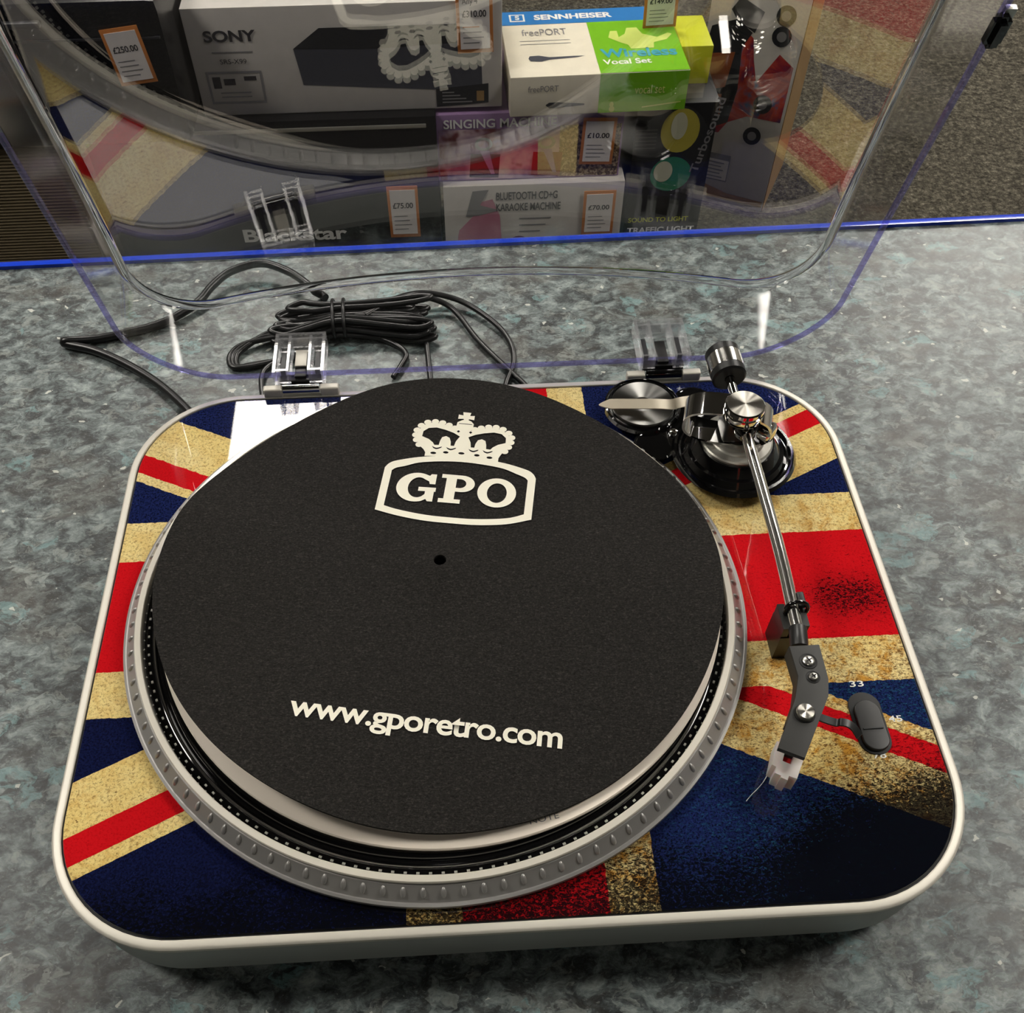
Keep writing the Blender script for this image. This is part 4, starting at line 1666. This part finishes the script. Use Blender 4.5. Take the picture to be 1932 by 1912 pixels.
e = carton('singing_machine_box', -.030, .262, 1.165, .22, -.4655, -.3565, M['mauve'], 'purple party-photo singing machine carton, on the white karaoke carton', 'box')
front(e, rect(.01, .02, .66, .78), M['party'])
front(e, rect(.66, .02, .99, .80), M['crowd'])
ftext(e, 'SINGING MACHINE', .04, .80, .60, .13, M['print_white'], .02)
for cx in (.26, .60):
    front(e, [(cx - .09, .06), (cx + .07, .04), (cx + .08, .40), (cx - .08, .42)], M['dark_red'] if cx > .4 else M['slate_dark'], lift=.0008)
    front(e, [circle2(cx - .01, .56, .048, .10, 18), circle2(cx - .01, .56, .030, .06, 16)], M['print_mid'], lift=.001)
    front(e, [[(cx - .03, .46), (cx + .02, .46), (cx + .05, .10), (cx + .03, .10)]], M['mauve'], lift=.0012)
CARTONS.append(e)

# --- microphone set carton on top (lying, big face up)
e = carton('microphone_set_box', .083, .352, 1.150, .205, -.3555, -.2965, M['box_cream'], 'white and green wireless microphone carton with a blue SENNHEISER band, lying on the party-photo carton', 'box', rz=R(1.5))
top(e, rect(.004, .78, .998, .996), M['box_blue'])
top(e, rect(.50, .004, .998, .78), M['box_green'])
front(e, rect(.50, .01, .998, .99), M['box_green'])
ttext(e, 'SENNHEISER', .20, .845, .46, .085, M['print_white'], .04)
top(e, rect(.055, .83, .145, .945), M['print_white'], lift=.0008)
top(e, rect(.066, .845, .134, .93), M['box_blue'], lift=.0012)
ttext(e, 'S', .088, .85, .026, .07, M['print_white'], .04, lift=.0016)
ttext(e, 'freePORT', .11, .60, .26, .10, M['print_mid'])
for i in range(2):
    top(e, rect(.09, .52 - i * .05, .38, .527 - i * .05), M['print_mid'])
top(e, [(.12, .26), (.13, .22), (.19, .21), (.24, .235), (.38, .25), (.44, .27), (.38, .275), (.24, .27), (.18, .30), (.13, .295)], M['slate'])
ttext(e, 'Wireless', .53, .22, .43, .13, M['cyan'], .03)
ttext(e, 'Vocal Set', .53, .12, .27, .075, M['print_white'], .02)
top(e, [(.62, .62), (.60, .52), (.66, .44), (.70, .40), (.71, .34), (.84, .34), (.85, .42), (.93, .46), (.97, .54), (.95, .56), (.88, .50), (.80, .56), (.78, .66), (.72, .66), (.70, .57), (.66, .52), (.66, .62)],
    M['pale_green'], lift=.0008)
ftext(e, 'freePORT', .10, .62, .17, .15, M['print_mid'])
ftext(e, 'vocal set', .70, .46, .17, .22, M['pale_green'])
front(e, [(.20, .28), (.22, .20), (.27, .20), (.42, .24), (.42, .28), (.27, .34), (.22, .34)], M['slate_dark'], lift=.0007)
front(e, circle2(.575, .22, .012, .07, 12), M['pale_green'], lift=.0007)
front(e, circle2(.578, .10, .016, .08, 12), M['pale_green'], lift=.0007)
front(e, [(.75, .10), (.97, .20), (.97, .23), (.75, .13)], M['pale_green'], lift=.0007)
CARTONS.append(e)
# yellow carton just behind it
e = carton('yellow_box', .352, .402, 1.235, .10, -.3575, -.300, M['yellow'], 'small bright yellow carton poking out beside the green microphone carton', 'box')
CARTONS.append(e)

# --- traffic light effect carton
e = carton('traffic_light_box', .284, .413, 1.18, .16, FLOOR_Z, -.358, M['box_black'], 'black carton picturing amber and green party lights, beside the karaoke carton', 'box')
hh = e['_h']
f0 = lambda z: (z - FLOOR_Z) / hh
w0 = e['_w']


def disc_f(x, z, rx, rz_, mat, lift):
    front(e, circle2(x, f0(z), rx, rz_ / hh, 24), mat, lift=lift)


disc_f(.50, -.436, .46, .075, M['slate_dark'], .0004)
disc_f(.56, -.402, .24, .036, M['amber'], .0008)
disc_f(.54, -.394, .10, .022, M['amber_hi'], .0012)
disc_f(.52, -.475, .26, .030, M['green_lens'], .0008)
disc_f(.42, -.470, .12, .018, M['amber_hi'], .0012)
for i in range(6):
    front(e, rect(.02, f0(-.400 - i * .006), .28, f0(-.3985 - i * .006)), M['print_grey'], lift=.0008)
ftext(e, 'SOUND TO LIGHT', .05, f0(-.562), .80, .030, M['yellow'], .02)
ftext(e, 'TRAFFIC LIGHT', .05, f0(-.583), .90, .038, M['print_white'], .03)
front(e, [(.55, f0(-.600)), (.95, f0(-.594)), (.98, f0(-.588)), (.70, f0(-.586))], M['print_mid'], lift=.0008)
me = text_mesh('Turbosound', 1.0, .02, 1.0, width=.125, height=.014)
put_mesh('lettering', me, M['print_mid'], e, Matrix.Translation((w0 * .86, -.001, f0(-.475) * hh)) @ XR @ Matrix.Rotation(R(78), 4, 'Z'))
CARTONS.append(e)

# --- tall active speaker carton
e = carton('party_speaker_box', .430, .590, 1.40, .17, FLOOR_Z, -.225, M['box_white'], 'tall white carton with kraft sides, a copper speaker and flame print, at the right end', 'box', rz=R(-26))
hh = e['_h']
w0 = e['_w']
box('kraft_side', (w0 + .0006, .085, hh / 2), (.0012, .168, hh - .004), M['kraft'], e)
front(e, [(.02, .02), (.985, .02), (.985, .045), (.55, .05), (.02, .10)], M['kraft'], lift=.0008)
front(e, [(.02, .34), (.12, .30), (.32, .31), (.40, .36), (.60, .40), (.97, .40), (.97, .62), (.80, .66), (.62, .54), (.55, .62), (.50, .70), (.30, .755), (.05, .70)], M['flame'])
front(e, [(.03, .36), (.20, .32), (.40, .36), (.44, .50), (.40, .66), (.48, .72), (.30, .76), (.05, .72), (-.0, .6)], M['slate_dark'], lift=.0008)
front(e, [(.08, .47), (.30, .50), (.34, .64), (.10, .62)], M['copper'], lift=.0012)
front(e, [(.06, .34), (.22, .33), (.30, .38), (.28, .47), (.06, .46)], M['copper'], lift=.0012)
front(e, [(.50, .72), (.56, .80), (.30, .84), (.22, .79), (.30, .755)], M['slate_dark'], lift=.0008)
for cx, cz in ((.78, .800), (.78, .725), (.74, .46), (.70, .325)):
    front(e, circle2(cx, cz, .10, .10 * w0 / hh, 22), M['slate_dark'], lift=.0014)
    front(e, circle2(cx, cz, .05, .05 * w0 / hh, 18), M['print_mid'], lift=.0018)
ftext(e, 'LED ILLUMINATED', .42, .945, .46, .022, M['print_dark'], .02)
ftext(e, 'ACTIVE 2-WAY BOX', .42, .905, .50, .022, M['print_dark'], .02)
ftext(e, 'ACTIVE', -.0 + .04, .925, .22, .020, M['print_dark'], .02)
ftext(e, '& LED', .04, .895, .16, .020, M['print_dark'], .02)
for i in range(4):
    front(e, rect(.42, .875 - i * .010, .78 - i * .05, .877 - i * .010), M['print_mid'])
front(e, rect(.14, .10, .52, .22), M['print_mid'], lift=.0006)
front(e, rect(.15, .105, .51, .195), M['box_white'], lift=.0009)
for i in range(5):
    front(e, rect(.18, .115 + i * .016, .46 - .03 * (i % 2), .120 + i * .016), M['print_mid'], lift=.0012)
CARTONS.append(e)


# --- price cards
def price_card(px, py, y, w, h, price, label, rot=0.0, extra=None, lines=4):
    """orange-edged sleeve with a paper price slip; px, py is its lower left corner in the photo"""
    c = at_y(px, py, y)
    e = empty('price_card', tuple(c), 0)
    tag(e, label, 'price card')
    Rz = Matrix.Rotation(rot, 4, 'Y')
    b = box('sleeve', (w / 2, 0, h / 2), (w, .0012, h), M['orange'], e, bevel=.0005)
    p = box('paper_slip', (w / 2, -.0009, h / 2), (w * .82, .0006, h * .86), M['paper'], e)
    me = text_mesh(price, 1.0, .02, 1.0, width=w * .66, height=h * .11)
    put_mesh('lettering', me, M['print_dark'], e, Matrix.Translation((w * .16, -.0014, h * .58)) @ XR)
    if extra:
        me = text_mesh(extra, 1.0, .0, 1.0, width=w * .42, height=h * .12)
        put_mesh('lettering', me, M['print_dark'], e, Matrix.Translation((w * .17, -.0014, h * .76)) @ XR)
    for i in range(lines):
        me = shape2d([rect(w * .17, h * (.42 - i * .085), w * (.62 + .12 * ((i * 7) % 3) / 2), h * (.435 - i * .085))])
        put_mesh('printed_line', me, M['orange'] if (extra and i == 0) else M['print_mid'], e, Matrix.Translation((0, -.0014, 0)) @ XR)
    for ch in e.children:
        ch.data.transform(Rz)
    return e


price_card(230, 163, 1.0875, .052, .074, '£250.00', 'orange-edged price card for £250.00 on the black equipment case', R(-6))
price_card(738, 448, 1.1475, .050, .092, '£75.00', 'orange-edged price card for £75.00 beside the Blackstar lettering', R(0))
price_card(1096, 443, 1.1475, .053, .080, '£70.00', 'orange-edged price card for £70.00 on the lower karaoke carton')
price_card(1092, 310, 1.1625, .053, .076, '£10.00', 'orange-edged price card for £10.00 on the party-photo carton', R(2))
price_card(864, 101, 1.1675, .052, .084, '£310.00', 'orange-edged price card headed Any 4, on the white speaker carton', R(-1), 'Any 4')
pc = price_card(1212, 54, 1.2885, .052, .060, '£149.00', 'orange-edged price card standing behind the blue band of the microphone carton', R(-2))
for e in CARTONS:
    clean(e)
